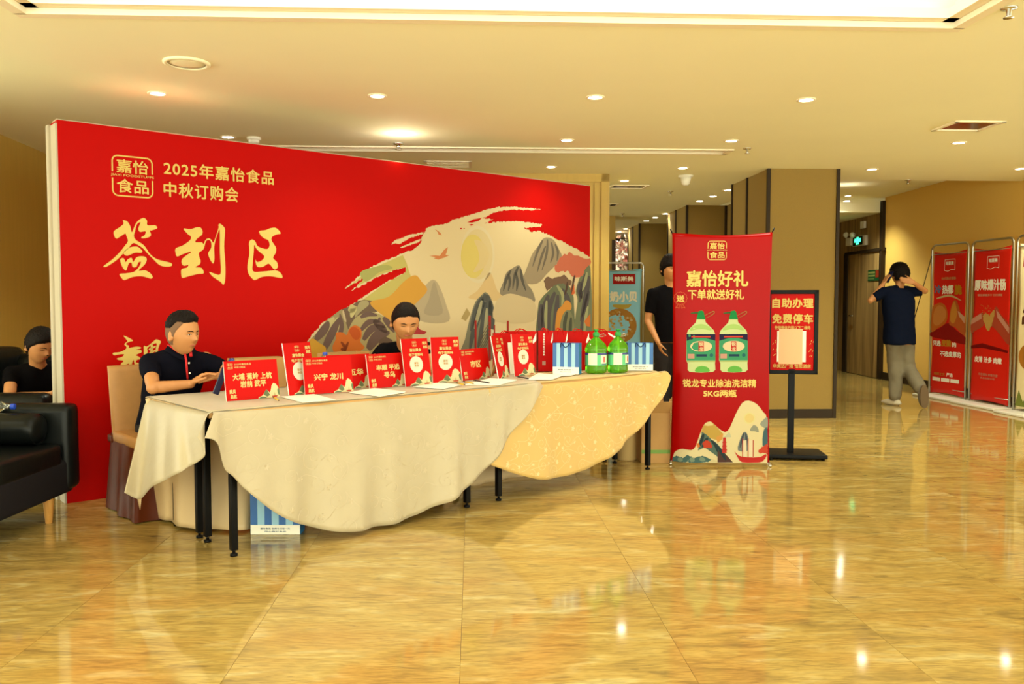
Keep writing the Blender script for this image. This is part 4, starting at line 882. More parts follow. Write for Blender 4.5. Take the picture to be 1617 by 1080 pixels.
for k, uu in enumerate((u_l, u_r)):
    p = P.p(uu, -.03, .03); q = MB(); q.tube([P.p(uu, .0, -.004), V((p.x, p.y, .010))], .009, M['metal'], 8); q.sphere(V((p.x, p.y, .012)), .012, M['metal'], 8); q.build('foot', t, t)
q = MB(); lp = [cN, cN+back*.04-Z*.45, V(((cN+back*.07).x, (cN+back*.07).y, .006))]; q.tube(lp, .006, M['metal'], 8); q.build('rear_leg', t, t)

# ------------------------------------------------------------ FRAMED SIGN STAND
Pb = G(1248, 722); pY = Pb.y
fa = DY(1209.5, 590, pY+.02); fb = DY(1290.5, 595, pY-.05); fx = V((fb.x-fa.x, fb.y-fa.y, 0)).normalized(); ft = DY(1209.5, 458, pY+.02)
hS = ft.z-fa.z; wS = (V((fb.x-fa.x, fb.y-fa.y, 0))).length; fn = fx.cross(Z)
t = root('sign_stand', 'black framed sign on a post with a heavy square base, beside the column', 'sign', (Pb.x, Pb.y, 0))
cpos = V(((fa.x+fb.x)/2, (fa.y+fb.y)/2, (fa.z+ft.z)/2)); fr = .032
for n_, dx, dz, sx, sz in (('frame_side', -wS/2+fr/2, 0, fr, hS), ('frame_side', wS/2-fr/2, 0, fr, hS), ('frame_rail', 0, hS/2-fr/2, wS, fr), ('frame_rail', 0, -hS/2+fr/2, wS, fr)):
    q = MB(); q.box(cpos+fx*dx+Z*dz, (sx, .035, sz), M['black'], X=fx, bev=.003); q.build(n_, t, t)
q = MB(); q.box(cpos, (wS-.04, .012, hS-.04), M['red3'], X=fx); pan = q.build('poster_panel', t, t)
P2 = Panel(cpos-fx*wS/2-Z*hS/2+fn*.007, fx, Z)
mb = MB(); U = lambda a_: wS*a_; W_ = lambda a_: hS*a_
P2.text(mb, '自助办理', (U(.10), W_(.785), U(.90), W_(.905)), g, .002, .035, px=False, spacing=1.05); P2.text(mb, '免费停车', (U(.10), W_(.60), U(.90), W_(.72)), g, .002, .035, px=False, spacing=1.05)
P2.text(mb, '使用微信扫描以下二维码', (U(.15), W_(.53), U(.85), W_(.575)), g, .002, .02, px=False); P2.text(mb, '华美达广场 怡思酒店', (U(.13), W_(.07), U(.87), W_(.12)), g, .002, .02, px=False)
for k in range(16): 
    x = rnd.uniform(.82, .92) if k % 2 else rnd.uniform(.1, .2); y = rnd.uniform(.12, .4); P2.stroke(mb, [(U(x), W_(y)), (U(x+.02), W_(y+.02))], .003, g, .002, px=False)
q = mb.build('gold_lettering', t, t)
q = MB(); q.box(cpos+fx*(-.005)-Z*hS*.17+fn*.010, (wS*.56, .002, hS*.37), M['paper'], X=fx); q.build('white_sheet', t, t)
q = MB(); q.box(cpos+fx*(-.012)-Z*hS*.17+fn*.012, (wS*.46, .002, hS*.42), M['poster'], X=fx); o = q.build('salmon_sheet', t, t)
q = MB(); zb = cpos.z-hS/2; q.box((cpos.x, cpos.y, zb/2+.03), (.05, .035, zb+.02), M['black'], X=fx, bev=.003); q.build('post', t, t)
bA = G(1170, 734); bC = G(1302, 727); q = MB(); bx0 = G(1238, 736)
q.box((cpos.x+.02, cpos.y+.03, .03), (.50, .33, .03), M['black'], X=(fx+fn*-.05).normalized(), bev=.006); bs_ = q.build('base', t, t)
for sx in (-1, 1):
    for sy in (-1, 1): q = MB(); q.lathe(V((cpos.x+.02+sx*.21, cpos.y+.03+sy*.13, 0)), [(.018, 0), (.018, .016)], M['black'], 10); q.build('rubber_foot', t, t)

# ------------------------------------------------------------ STEEL FRAME BANNERS
def frame_banner(label, p0, p1, h, sheet, rr=.07, base=True, sag=.03):
    X = (p1-p0); w_ = X.length; X = X.normalized(); n = X.cross(Z); n = n if n.dot(O0-p0) > 0 else -n
    t = root('banner_frame_stand', label, 'banner', (p0+p1)/2)
    pts = [p0+Z*.03, p0+Z*(h-rr)]+[p0+X*(rr-rr*math.cos(x))+Z*(h-rr+rr*math.sin(x)) for x in (.4, .8, 1.2, PI/2)]+[p1-X*(rr-rr*math.sin(PI/2-x))*1+Z*(h-rr+rr*math.cos(x-0)) for x in ()]
    pts += [p1-X*(rr-rr*math.sin(x))+Z*(h-rr+rr*math.cos(x)) for x in (0, .4, .8, 1.2, PI/2)]+[p1+Z*.03]
    q = MB(); q.tube(pts, .014, M['metal'], 10); q.build('tube_frame', t, t)
    if base:
        q = MB(); q.box((p0+p1)/2+n*.06+Z*.015, (w_+.06, .34, .03), M['white'], X=X, bev=.01); q.build('base_plate', t, t)
    for v in (.12, h-.12):
        q = MB(); q.tube([p0+Z*v, p1+Z*v], .006, M['metal'], 8); q.build('cross_bar', t, t)
    bf = lambda u, v: .008*math.sin(u*6+v*2)+.004*math.sin(v*9)
    PP = Panel(p0+X*.03+Z*.045, X, Z, bf); PP.n = n; ww = w_-.06; hh = h-.13
    q = MB(); K = 20; J = 30; vs = []; fs = []
    for i in range(K+1):
        for j in range(J+1):
            x = i/K; y = j/J; v = hh*y-sag*math.sin(PI*x)*(y**6)+sag*.7*math.sin(PI*x)*((1-y)**6); u = ww*x+.02*math.sin(PI*y)*(1-2*x)
            vs.append(PP.p(u, v, 0))
    for i in range(K):
        for j in range(J): k = i*(J+1)+j; fs.append((k, k+J+1, k+J+2, k+1))
    q.add(vs, fs, sheet, True); solid(q.build('banner_sheet', t, t), .0012)
    return t, PP, ww, hh
def flat(p): return V((p.x, p.y, 0))
B1a = flat(G(1467, 624)); B1b = flat(G(1524, 634)); B2a = flat(G(1530, 636)); B2b = flat(G(1594, 648))
h1 = PL(1505, 385, (B1a+B1b)/2, (B1b-B1a).cross(Z).normalized()).z; h2 = PL(1572, 378, (B2a+B2b)/2, (B2b-B2a).cross(Z).normalized()).z
def txt(PP, mb, s, a0, b0, a1, b1, m, ww, hh, bold=.03, off=.004): PP.text(mb, s, (a0*ww, b0*hh, a1*ww, b1*hh), m, off, bold, px=False)
def pol(PP, mb, pts, m, ww, hh, off=.003, **k): PP.poly(mb, [(x*ww, y*hh) for x, y in pts], m, off, px=False, **k)
def maker_logo(PP, mb, ww, hh, cx=.5):
    W = M['wprint']
    for q in ([(cx-.16, .94), (cx+.16, .94)], [(cx-.16, .865), (cx-.05, .86), (cx+.05, .87), (cx+.16, .865)], [(cx-.16, .94), (cx-.16, .865)], [(cx+.16, .94), (cx+.16, .865)]):
        PP.stroke(mb, [(x*ww, y*hh) for x, y in q], .006, W, .004, taper=False, px=False)
    txt(PP, mb, '味斯美', cx-.12, .90, cx+.12, .928, W, ww, hh, .04)
t, PP, ww, hh = frame_banner('red food banner on a steel frame, left one of the pair on the right wall', B1a, B1b, h1, mat('red_food_cloth', (212, 34, 18), .45, spec=.15))
mb = MB(); W = M['wprint']
maker_logo(PP, mb, ww, hh); txt(PP, mb, '台式脆皮香肠', .26, .80, .70, .82, pm(240, 170, 110), ww, hh)
txt(PP, mb, '冷', .06, .705, .26, .765, pm(110, 150, 190), ww, hh, .04); txt(PP, mb, '热都', .28, .70, .62, .765, W, ww, hh, .04); txt(PP, mb, '脆', .65, .695, .88, .765, pm(232, 160, 30), ww, hh, .05)
PP.stroke(mb, [(.12*ww, .67*hh), (.5*ww, .69*hh), (.86*ww, .655*hh)], .02, pm(240, 214, 150), .004, px=False)
txt(PP, mb, '只选', .06, .335, .30, .375, W, ww, hh, .04); txt(PP, mb, '皮脆', .31, .335, .60, .385, pm(236, 160, 40), ww, hh, .05); txt(PP, mb, '的', .62, .335, .74, .37, W, ww, hh, .04); txt(PP, mb, '不选皮厚的', .28, .265, .88, .305, W, ww, hh, .04)
for k in range(3): pol(PP, mb, [(.08+k*.27, .09), (.32+k*.27, .09), (.32+k*.27, .115), (.08+k*.27, .115)], W, ww, hh); 
txt(PP, mb, '锁鲜工艺', .12, .13, .46, .15, pm(236, 150, 60), ww, hh); txt(PP, mb, '严选', .5, .128, .68, .155, W, ww, hh)
o = mb.build('lettering', t, t)
mb = MB()
pol(PP, mb, [(0, .43), (.25, .46), (.5, .50), (.75, .45), (1, .41), (1, .36), (.5, .38), (0, .40)], pm(170, 26, 22), ww, hh, .002, smooth=3)
pol(PP, mb, [(.01, .44), (.2, .46), (.42, .50), (.46, .56), (.38, .62), (.22, .64), (.05, .62), (.01, .60)], pm(226, 120, 40), ww, hh, .003, smooth=4); pol(PP, mb, [(.06, .50), (.2, .48), (.38, .52), (.42, .57), (.33, .61), (.18, .62), (.07, .58)], pm(238, 150, 70), ww, hh, .004, smooth=4)
pol(PP, mb, [(.52, .50), (.6, .48), (.72, .47), (.99, .42), (.99, .54), (.85, .57), (.74, .64), (.64, .66), (.54, .60)], pm(222, 110, 46), ww, hh, .003, smooth=3); pol(PP, mb, [(.55, .52), (.66, .50), (.74, .56), (.70, .62), (.64, .65), (.56, .60)], pm(242, 160, 60), ww, hh, .004, smooth=4); pol(PP, mb, [(.76, .585), (.98, .545), (.98, .50), (.80, .55)], pm(246, 190, 150), ww, hh, .004)
o = mb.build('printed_picture', t, t); o['label'] = 'print of a broken sausage'
t, PP, ww, hh = frame_banner('red food banner on a steel frame, right one of the pair on the right wall', B2a, B2b, h2, mat('red_food_cloth', (212, 34, 18), .45, spec=.15))
mb = MB(); maker_logo(PP, mb, ww, hh, .52); txt(PP, mb, '原味爆汁肠', .04, .72, .88, .795, W, ww, hh, .05); txt(PP, mb, '锁住鲜嫩多汁 口口满足', .12, .685, .78, .70, pm(244, 190, 150), ww, hh)
txt(PP, mb, '皮薄 汁多 肉嫩', .10, .255, .80, .295, W, ww, hh, .04); txt(PP, mb, '冷冻储存 即食方便', .22, .17, .72, .188, pm(236, 150, 120), ww, hh); txt(PP, mb, '食品有限公司', .28, .15, .65, .162, pm(236, 150, 120), ww, hh)
mb.build('lettering', t, t); mb = MB()
pol(PP, mb, [(0, .36), (.3, .38), (.95, .345), (.95, .33), (.3, .35), (0, .34)], pm(140, 16, 16), ww, hh, .002)
pol(PP, mb, [(0, .44), (.12, .46), (.30, .49), (.36, .53), (.30, .57), (.22, .575), (.0, .52)], pm(206, 90, 60), ww, hh, .003, smooth=3); pol(PP, mb, [(0, .50), (.26, .54), (.24, .575), (0, .535)], pm(240, 170, 140), ww, hh, .004)
pol(PP, mb, [(.42, .50), (.55, .49), (.72, .45), (.99, .38), (.99, .50), (.75, .57), (.62, .62), (.54, .58)], pm(206, 84, 54), ww, hh, .003, smooth=3); pol(PP, mb, [(.62, .60), (.99, .49), (.99, .45), (.66, .55)], pm(240, 170, 140), ww, hh, .004)
pol(PP, mb, [(.28, .56), (.36, .58), (.46, .56), (.54, .60), (.60, .59), (.54, .50), (.46, .46), (.40, .47), (.32, .52)], pm(230, 176, 90), ww, hh, .005, rough=.01)
for k in range(40): x = .2+.45*rnd.random(); y = .56+.07*rnd.random(); PP.ell(mb, (x*ww, y*hh), .006, .005, pm(226, 150, 80), .005, n=6)
o = mb.build('printed_picture', t, t); o['label'] = 'print of a bursting sausage'
B3a = flat(G(1600, 651)); B3b = B3a+(B2b-B2a)
t, PP, ww, hh = frame_banner('cream food banner on a steel frame, cut by the right edge of the picture', B3a, B3b, h2, mat('cream_cloth', (244, 226, 176), .5))
mb = MB(); pol(PP, mb, [(.1, .86), (.6, .86), (.6, .94), (.1, .94)], pm(206, 36, 26), ww, hh); txt(PP, mb, '味斯美', .16, .88, .54, .92, W, ww, hh, .04, .005); txt(PP, mb, '原', .12, .58, .42, .65, pm(110, 60, 30), ww, hh, .05); txt(PP, mb, '味', .12, .50, .42, .57, pm(110, 60, 30), ww, hh, .05)
PP.ell(mb, (.3*ww, .32*hh), .16, .15, pm(216, 140, 50), .003); pol(PP, mb, [(0, .02), (.1, .12), (.2, .05), (.35, .1), (.5, .02)], pm(150, 160, 70), ww, hh)
mb.build('lettering', t, t)
# tilted rear prop of banner one
q0_ = B1a+V((-.12, .25, 0)); t = root('banner_prop', 'thin slanting support rod leaning behind the left wall banner', 'support', q0_)
q = MB(); top = DX(1476, 404, B1a.x); q.tube([V((top.x-.02, top.y+.04, top.z)), V((q0_.x, q0_.y+.5, .01))], .006, M['dtrim'], 8); q.build('rod', t, t)

# light blue banner in the corridor
bY = 13.0; pl = flat(DY(945, 500, bY)); pr = flat(DY(1016, 500, bY)); hB = DY(990, 415, bY).z
t, PP, ww, hh = frame_banner('light blue snack banner on a steel frame in the corridor beyond the table', pl, pr, hB, mat('blue_banner_cloth', (140, 206, 236), .5))
mb = MB(); pol(PP, mb, [(.30, .86), (.98*.86, .86), (.84, .95), (.30, .95)], pm(206, 36, 30), ww, hh, .003); txt(PP, mb, '味斯美', .34, .885, .80, .93, W, ww, hh, .04, .005); txt(PP, mb, '奶小贝', .22, .70, .90, .80, W, ww, hh, .06)
PP.stroke(mb, [(.3*ww, .67*hh), (.6*ww, .66*hh), (.75*ww, .68*hh)], .05, pm(226, 196, 90), .004, px=False, taper=True)
PP.ell(mb, (.46*ww, .49*hh), .27, .27, pm(212, 150, 66), .003)
for k in range(60):
    a_ = rnd.uniform(0, 6.28); r_ = .25*math.sqrt(rnd.random()); PP.ell(mb, (.46*ww+r_*math.cos(a_), .49*hh+r_*math.sin(a_)), .022, .018, pm(*rnd.choice(((236, 196, 110), (226, 170, 80), (200, 130, 56), (242, 222, 170)))), .004, n=7)
txt(PP, mb, '香酥可口', .3, .27, .85, .31, pm(236, 190, 80), ww, hh); mb.build('lettering', t, t)

# blossoms at the end of the corridor
c = DY(984, 398, 17.4); t = root('blossom_tree', 'pink and white artificial blossom tree at the end of the corridor', 'tree', (c.x, c.y, 0))
q = MB(); q.tube([(c.x, c.y, 0), (c.x+.03, c.y, .9), (c.x-.02, c.y, 1.6)], [.05, .04, .02], M['brown'], 8)
for k in range(5): a_ = k*1.26; q.tube([(c.x, c.y, 1.3), (c.x+.3*math.cos(a_), c.y+.3*math.sin(a_), 2.1)], [.02, .006], M['brown'], 6)
q.build('trunk', t, t)
q = MB(); ms_ = [mat('blossom_pink', (236, 170, 160), .7), mat('blossom_white', (250, 236, 220), .7), mat('blossom_white', (250, 236, 220), .7)]
for k in range(700):
    d_ = V((rnd.gauss(0, 1), rnd.gauss(0, 1), rnd.gauss(0, .9))).normalized()*(.5*rnd.random()**.4); p = V((c.x, c.y, 2.12))+d_; n_ = V((rnd.gauss(0, 1), rnd.gauss(0, 1), rnd.gauss(0, 1))).normalized(); u_ = n_.orthogonal().normalized(); v_ = n_.cross(u_); s_ = rnd.uniform(.035, .065)
    q.add([p+u_*s_, p+v_*s_, p-u_*s_, p-v_*s_, p+n_*s_*.5], [(0, 1, 4), (1, 2, 4), (2, 3, 4), (3, 0, 4)], rnd.choice(ms_))
o = q.build('blossoms', t, t); o['kind'] = 'stuff'
q = MB(); q.lathe((c.x, c.y, 0), [(.16, 0), (.2, .3), (.18, .3)], M['white'], 16); q.build('pot', t, t)

# ------------------------------------------------------------ THINGS ON THE TABLES
TT = ZC+.0065
def gt(px, py): return G(px, py, TT)
def card(label, blx, bly, brx, bry, w_, h, kind, lines, tilt=.17, sheet=None, group='red cards on the table', dark=False):
    a = gt(blx, bly); d = gt(brx, bry)-a; d.z = 0; X = d.normalized(); n = X.cross(Z); n = n if n.dot(O0-a) > 0 else -n
    up = (Z*math.cos(tilt)-n*math.sin(tilt)).normalized(); nn = X.cross(up); nn = nn if nn.dot(O0-a) > 0 else -nn
    a = a+Z*.002; c = a+X*w_/2
    t = root('table_sign', label, 'sign', c, group)
    q = MB(); q.box(c+up*h/2-nn*.003, (w_, .006, h), M['white'], X=X, Y=nn, Zz=up); q.build('foam_board', t, t)
    q = MB(); q.box(c+up*h*.33-n*.045-up*.0, (.05, .004, h*.62), M['kraft'], X=X, Zz=(Z*math.cos(.30)+n*math.sin(.30)).normalized()); q.build('rear_strut', t, t)
    PP = Panel(a, X, up); PP.n = nn; mb = MB(); PP.rect(mb, 0, 0, w_, h, M['red3'], .0006)
    g2 = pm(248, 220, 140)
    def tx_(s, x0, y0, x1, y1, b=.03, m=g2): PP.text(mb, s, (x0*w_, y0*h, x1*w_, y1*h), m, .0012, b, px=False)
    if kind == 'L':
        logo(PP, mb, .06*w_, .80*h, .16*w_, .945*h, g2, .0012, sub=False)
        tx_('2025年嘉怡食品', .19, .885, .50, .935, .015); tx_('中秋订购会', .19, .81, .39, .86, .015)
        for s, x0, y0, x1, y1 in lines: tx_(s, x0, y0, x1, y1, .04)
        tx_('乘风', .06, .17, .18, .28, .05); tx_('启航', .07, .05, .19, .16, .05); mx0, mw, mh = .58, .42, .38
    else:
        logo(PP, mb, .40*w_, .83*h, .56*w_, .94*h, g2, .0012, sub=False)
        tx_('嘉怡展会', .28, .72, .72, .79, .04); tx_('电子签到码', .24, .625, .76, .69, .04)
        c_ = (.48*w_, .45*h); PP.ell(mb, c_, .052, .052, pm(244, 238, 214), .0010); tx_('嘉怡', .40, .455, .56, .50, .02, pm(222, 160, 70)); tx_('食品', .40, .40, .56, .445, .02, pm(222, 160, 70))
        tx_('乘风', .78, .86, .97, .93, .05); tx_('启航', .80, .78, .97, .85, .05); mx0, mw, mh = .16, .84, .30
    mp = lambda q_: [(min(.998, mx0+x*mw)*w_, y*mh*h) for x, y in q_]
    def mo(q_, m, off, **k): PP.poly(mb, mp(q_), m, off, px=False, **k)
    mo([(0, .01), (.05, .12), (.18, .18), (.26, .28), (.32, .45), (.40, .60), (.47, .50), (.54, .36), (.6, .5), (.66, .85), (.75, 1.0), (.86, .92), (.95, .7), (1.0, .5), (1.0, .01)], pm(240, 226, 172), .0012)
    mo([(.26, .25), (.32, .45), (.40, .60), (.46, .50), (.55, .2), (.42, .1)], pm(120, 130, 90), .0016); mo([(.05, .06), (.2, .14), (.35, .10), (.4, .02), (.06, .02)], pm(110, 140, 110), .0018)
    mo([(.9, .5), (.95, .66), (1, .5), (1, .15), (.93, .2)], pm(110, 130, 90), .0016); mo([(.62, .14), (.9, .14), (.86, .05), (.68, .05)], pm(206, 60, 36), .0018)
    mo([(.74, .14), (.77, .4), (.8, .14)], pm(200, 180, 120), .0018)
    mb.build('printed_face', t, t); return t
card('red landscape table sign with six place names in gold, at the left table end', 358, 634.5, 435, 628, .305, .212, 'L', [('大埔 蕉岭 上杭', .14, .50, .88, .68), ('岩前 武平', .27, .31, .76, .49)])
card('red upright sign with a white disc, left of the two name landscape sign', 457, 626, 488, 622, .21, .297, 'P', [])
card('red landscape table sign reading two places in gold, partly covering the next one', 482, 624, 555, 619, .297, .21, 'L', [('兴宁 龙川', .20, .36, .80, .55)])
card('red landscape sign mostly hidden behind the two name sign', 519, 617.5, 584, 612.5, .297, .21, 'L', [('五华', .50, .38, .82, .58)])
card('red landscape table sign with three place names, before the man in the middle', 584, 615, 645, 609, .297, .21, 'L', [('丰顺 平远', .22, .50, .84, .68), ('寻乌', .40, .28, .70, .47)])
card('red upright sign with a white disc, right in front of the middle man', 641, 611, 685, 607, .21, .297, 'P', [])
card('red upright sign with a white disc, between middle man and city sign', 684, 606, 732, 603, .21, .297, 'P', [], tilt=.12)
card('red landscape table sign reading city district, right of the middle man', 731, 602, 783, 596, .297, .21, 'L', [('市区', .32, .38, .70, .62)])
card('dark red upright sign turned sideways, right of the city sign', 788, 599.5, 812, 593.5, .21, .297, 'P', [], tilt=.2)
card('red upright sign with a white disc, in front of the red paper bags', 813, 595, 852, 591.5, .21, .297, 'P', [], tilt=.12)
# white calendar strip between the last two signs
a = gt(812, 590); q = MB(); q.box(a+Z*.115, (.10, .006, .23), M['paper'], X=TD, Zz=(Z-TN*.12).normalized()); o = q.build('cream_card'); tag(recenter(o), 'narrow cream card standing between two red upright signs', 'card')
# cardboard boxes with bottle caps behind
for k, (x0, y0, x1, y1, ty, lab) in enumerate(((372, 616, 452, 611, 566, 'brown cardboard box behind the leftmost red sign'), (524, 604, 584, 598, 557, 'brown cardboard box behind the two name sign'))):
    a = gt(x0, y0); b = gt(x1, y1); X = (b-a); X.z = 0; w_ = X.length; X = X.normalized(); n = X.cross(Z); h = DY((x0+x1)/2, ty, (a.y+b.y)/2).z-TT; c = (a+b)/2-n*.07+Z*(h/2+.001)
    t = root('cardboard_box', lab, 'box', (a+b)/2-n*.07)
    for n_, dx, dy, sx, sy in (('front_wall', 0, .068, w_, .004), ('rear_wall', 0, -.068, w_, .004), ('side_wall', -w_/2, 0, .004, .136), ('side_wall', w_/2, 0, .004, .136)):
        q = MB(); q.box(c+X*dx+n*dy, (sx, sy, h), M['kraft'], X=X, Y=n); q.build(n_, t, t)
    q = MB(); q.box(c-Z*(h/2-.002), (w_, .136, .004), M['kraft'], X=X, Y=n); q.build('bottom', t, t)
def water_bottle(name, label, c, axis, up, L=.21, r=.031):
    t = root(name, label, 'bottle', c); Zz = axis; X = Zz.orthogonal().normalized(); Y = Zz.cross(X)
    q = MB(); q.lathe(c, [(r*.8, 0), (r, .01), (r, .05), (r*.94, .055), (r, .06), (r, .14), (r*.9, .165), (r*.45, .19), (r*.42, L-.012)], M['pet'], 20, X=X, Y=Y, Zz=Zz); q.build('body', t, t)
    q = MB(); q.lathe(c, [(r*1.01, .065), (r*1.01, .125)], mat('bottle_label', (226, 226, 232), .4), 20, X=X, Y=Y, Zz=Zz, capb=False, capt=False); q.lathe(c, [(r*1.015, .09), (r*1.015, .12)], M['labelr'], 20, X=X, Y=Y, Zz=Zz, capb=False, capt=False, a0=0, a1=PI); q.build('label', t, t)
    q = MB(); q.lathe(c, [(r*.5, L-.02), (r*.52, L-.018), (r*.52, L), (r*.45, L+.002)], M['bluecap'], 16, X=X, Y=Y, Zz=Zz); q.build('cap', t, t); return t
for px, py, ty, lab in ((368, 616, 567, 'water bottle with a blue cap behind the leftmost red sign'), (515, 606, 557, 'water bottle with a blue cap behind the two name sign')):
    a = gt(px, py)-TN*.01; water_bottle('water_bottle', lab, a+Z*.001, Z, TN, L=DY(px, ty, a.y).z-TT)
# tablet / phone stand at the left sign
a = gt(338, 627); X = (TD*.35+TN*.1-V((0, .2, 0))).normalized(); b = gt(356, 626); X = (b-a); X.z = 0; X = X.normalized(); up = (Z*.9+X*.35).normalized()
q = MB(); c = a+X*.035+Z*.088; q.box(c, (.035, .010, .155), M['phone'], X=X.cross(up).cross(up)*-1, Zz=up, bev=.003); o = q.build('tablet'); tag(recenter(o), 'dark blue tablet standing between the seated man and the leftmost sign', 'tablet')
# papers
for k, (pts, lab) in enumerate((([(443, 627), (478, 636), (530, 632), (496, 623)], 'white paper sheet in front of the left upright sign'), ([(552, 621), (600, 626.5), (640, 620), (590, 614)], 'white paper stack in front of the three name sign'),
        ([(652, 612), (700, 615), (728, 609), (690, 604)], 'white paper sheet in front of the middle upright sign'), ([(735, 608), (790, 608), (816, 601), (775, 598)], 'white paper sheet in front of the city sign'), ([(832, 600), (872, 600), (890, 593), (850, 590)], 'white paper sheet in front of the red paper bags'), ([(868, 594), (900, 594), (925, 588), (885, 588)], 'white paper sheet before the blue striped bag'))):
    q = MB(); pp = [gt(x, y) for x, y in pts]; n_ = 3 if k in (1, 3) else 1
    vs = [p+Z*.001 for p in pp]+[p+Z*(.0025+.0012*n_) for p in pp]
    q.add(vs, [(0, 1, 2, 3)[::-1], (4, 5, 6, 7), (0, 1, 5, 4), (1, 2, 6, 5), (2, 3, 7, 6), (3, 0, 4, 7)], M['paper']); bm = q.build('paper_sheet'); tag(recenter(bm), lab, 'paper', 'white sheets on the table'); bm.location.z += .0008*(k % 3)
for k, (x0, y0, x1, y1, m, lab) in enumerate(((432, 630, 440, 635, 'pen', 'short yellow and black pen right of the leftmost sign'), (722, 607, 733, 610, 'pen', 'yellow pen below the middle upright sign, left one'), (733, 605, 747, 608, 'pen', 'yellow pen left of the dark pen'), (750, 603, 772, 607, 'penb', 'dark pen lying in front of the city sign'), (818, 597, 834, 600, 'penb', 'dark brown pen in front of the rightmost upright sign'))):
    a = gt(x0, y0)+Z*.010; b = gt(x1, y1)+Z*.010; d = (b-a).normalized(); t = root('pen', lab, 'pen', (a+b)/2-Z*.005)
    q = MB(); q.tube([a, b], .0045, M[m], 8); q.build('barrel', t, t); q = MB(); q.tube([a-d*.02, a+d*.02], [.0035, .0052], M['penb'], 8); q.build('cap', t, t); q = MB(); q.tube([b, b+d*.012], [.0042, .001], M['penb'], 8); q.build('tip', t, t)
# shopping bags
def bag(label, c, X, w_, d_, h, kind, group=None, cat='bag', handle=True):
    n = X.cross(Z); n = n if n.dot(O0-c) > 0 else -n
    t = root('paper_bag', label, cat, c, group); th = .002
    body = M['red3'] if kind == 'red' else M['blue']; q = MB()
    for dx, dy, sx, sy, m_ in ((0, d_/2, w_, th, body), (0, -d_/2, w_, th, body), (-w_/2, 0, th, d_, body if kind == 'red' else M['blueside']), (w_/2, 0, th, d_, body if kind == 'red' else M['blueside'])):
        q.box(c+X*dx+n*dy+Z*h/2, (sx, sy, h), m_, X=X, Y=n)
    q.box(c+Z*.003, (w_, d_, .004), body, X=X, Y=n); q.build('bag_body', t, t)
    for s_ in (1, -1):
        q = MB(); p = c+n*s_*(d_/2+.003)+Z*h; q.tube(smooth3([p-X*w_*.2-Z*.03, p-X*w_*.17+Z*.0, p-X*.0+Z*(.018 if kind == 'red' else -.03)+n*s_*.01, p+X*w_*.17, p+X*w_*.2-Z*.03]), .0035, M['red3'] if kind == 'red' else pm(30, 60, 110), 6); q.build('handle', t, t)
    PP = Panel(c-X*w_/2+n*(d_/2+.0015), X, Z); PP.n = n; mb = MB()
    if kind == 'blue':
        k = 7
        for i in range(k):
            if i % 2: PP.rect(mb, w_*i/k, h*.23, w_*(i+1)/k, h, M['lblue'], .001)
        PP.rect(mb, 0, 0, w_, h*.23, M['paper'], .001); PP.text(mb, '嘉怡食品 品质生活每一天', (w_*.2, h*.125, w_*.8, h*.165), pm(90, 110, 140), .002, .02, px=False); PP.text(mb, '用心做好食品', (w_*.28, h*.06, w_*.72, h*.09), pm(90, 110, 140), .002, .02, px=False)
    else:
        PP.poly(mb, [(w_*.84, h*.72), (w_*.99, h*.97), (w_*.99, h*.78), (w_*.90, h*.70)], M['paper'], .001, px=False)
    mb.build('printed_face', t, t)
    return t, n
def smooth3(p, k=5):
    out = []
    for i in range(len(p)-1):
        p0, p1, p2, p3 = p[max(i-1, 0)], p[i], p[i+1], p[min(i+2, len(p)-1)]
        for j in range(k):
            f = j/k; out.append(.5*((2*p1)+(p2-p0)*f+(2*p0-5*p1+4*p2-p3)*f*f+(3*p1-p0-3*p2+p3)*f**3))
    return out+[p[-1]]
RBX = V((1, .12, 0)).normalized()
def bag_at(label, xl, xr, yb, yt, kind, d_=.10, X=RBX, group=None):
    a = G(xl, yb, TT+.003); b = PL(xr, yb, a, X.cross(Z)); w_ = (b-a).dot(X); h = PL(xl, yt, a, X.cross(Z)).z-TT
    n = X.cross(Z); n = n if n.dot(O0-a) > 0 else -n; c = a+X*w_/2-n*d_/2; c.z = TT+.0015; return bag(label, c, X, w_, d_, h, kind, group)
bag_at('red paper bag behind the dark upright sign, leftmost of the row', 780, 818, 589, 527, 'red', .09)
t, n = bag_at('red paper bag with vertical white text behind the rightmost upright sign', 800, 847, 587, 524, 'red', .10)
# open side of the bag facing right with text
t2, n = bag_at('red paper bag with a vertical line of white text on its face', 850, 873, 586, 523, 'red', .10); 
a = G(850, 586, TT+.003); PP = Panel(a, RBX, Z); PP.n = n; mb = MB(); 
for k, ch in enumerate('嘉怡食品中秋订购会'): PP.text(mb, ch, (.035, .27-k*.019, .050, .285-k*.019), M['wprint'], .003, .02, px=False)
PP.rect(mb, .03, .045, .055, .075, pm(220, 170, 150), .003); mb.build('text_print', t2, t2)
bag_at('red paper bag above the blue striped bag, left one', 874, 896, 585, 523, 'red', .10); bag_at('red paper bag above the blue striped bag, right one', 897, 930, 584, 524, 'red', .10)
t3, n = bag_at('red paper bag behind the green bottles', 926, 974, 583, 524, 'red', .10)
a = G(926, 583, TT+.003); PP = Panel(a, RBX, Z); PP.n = n; mb = MB(); PP.stroke(mb, [(0.0, .29), (.02, .24), (.06, .21), (.10, .21)], .008, M['wprint'], .002, px=False, taper=False); PP.stroke(mb, [(.17, .28), (.22, .25), (.25, .27)], .012, M['wprint'], .002, px=False, taper=False); mb.build('white_swoosh', t3, t3)
bag_at('blue and light blue striped bag left of the green bottles', 873, 914, 590, 542, 'blue', .09, X=V((1, -.30, 0)).normalized()); bag_at('blue and light blue striped bag right of the green bottles', 991, 1031, 585, 542, 'blue', .09, X=V((1, .0, 0)).normalized())
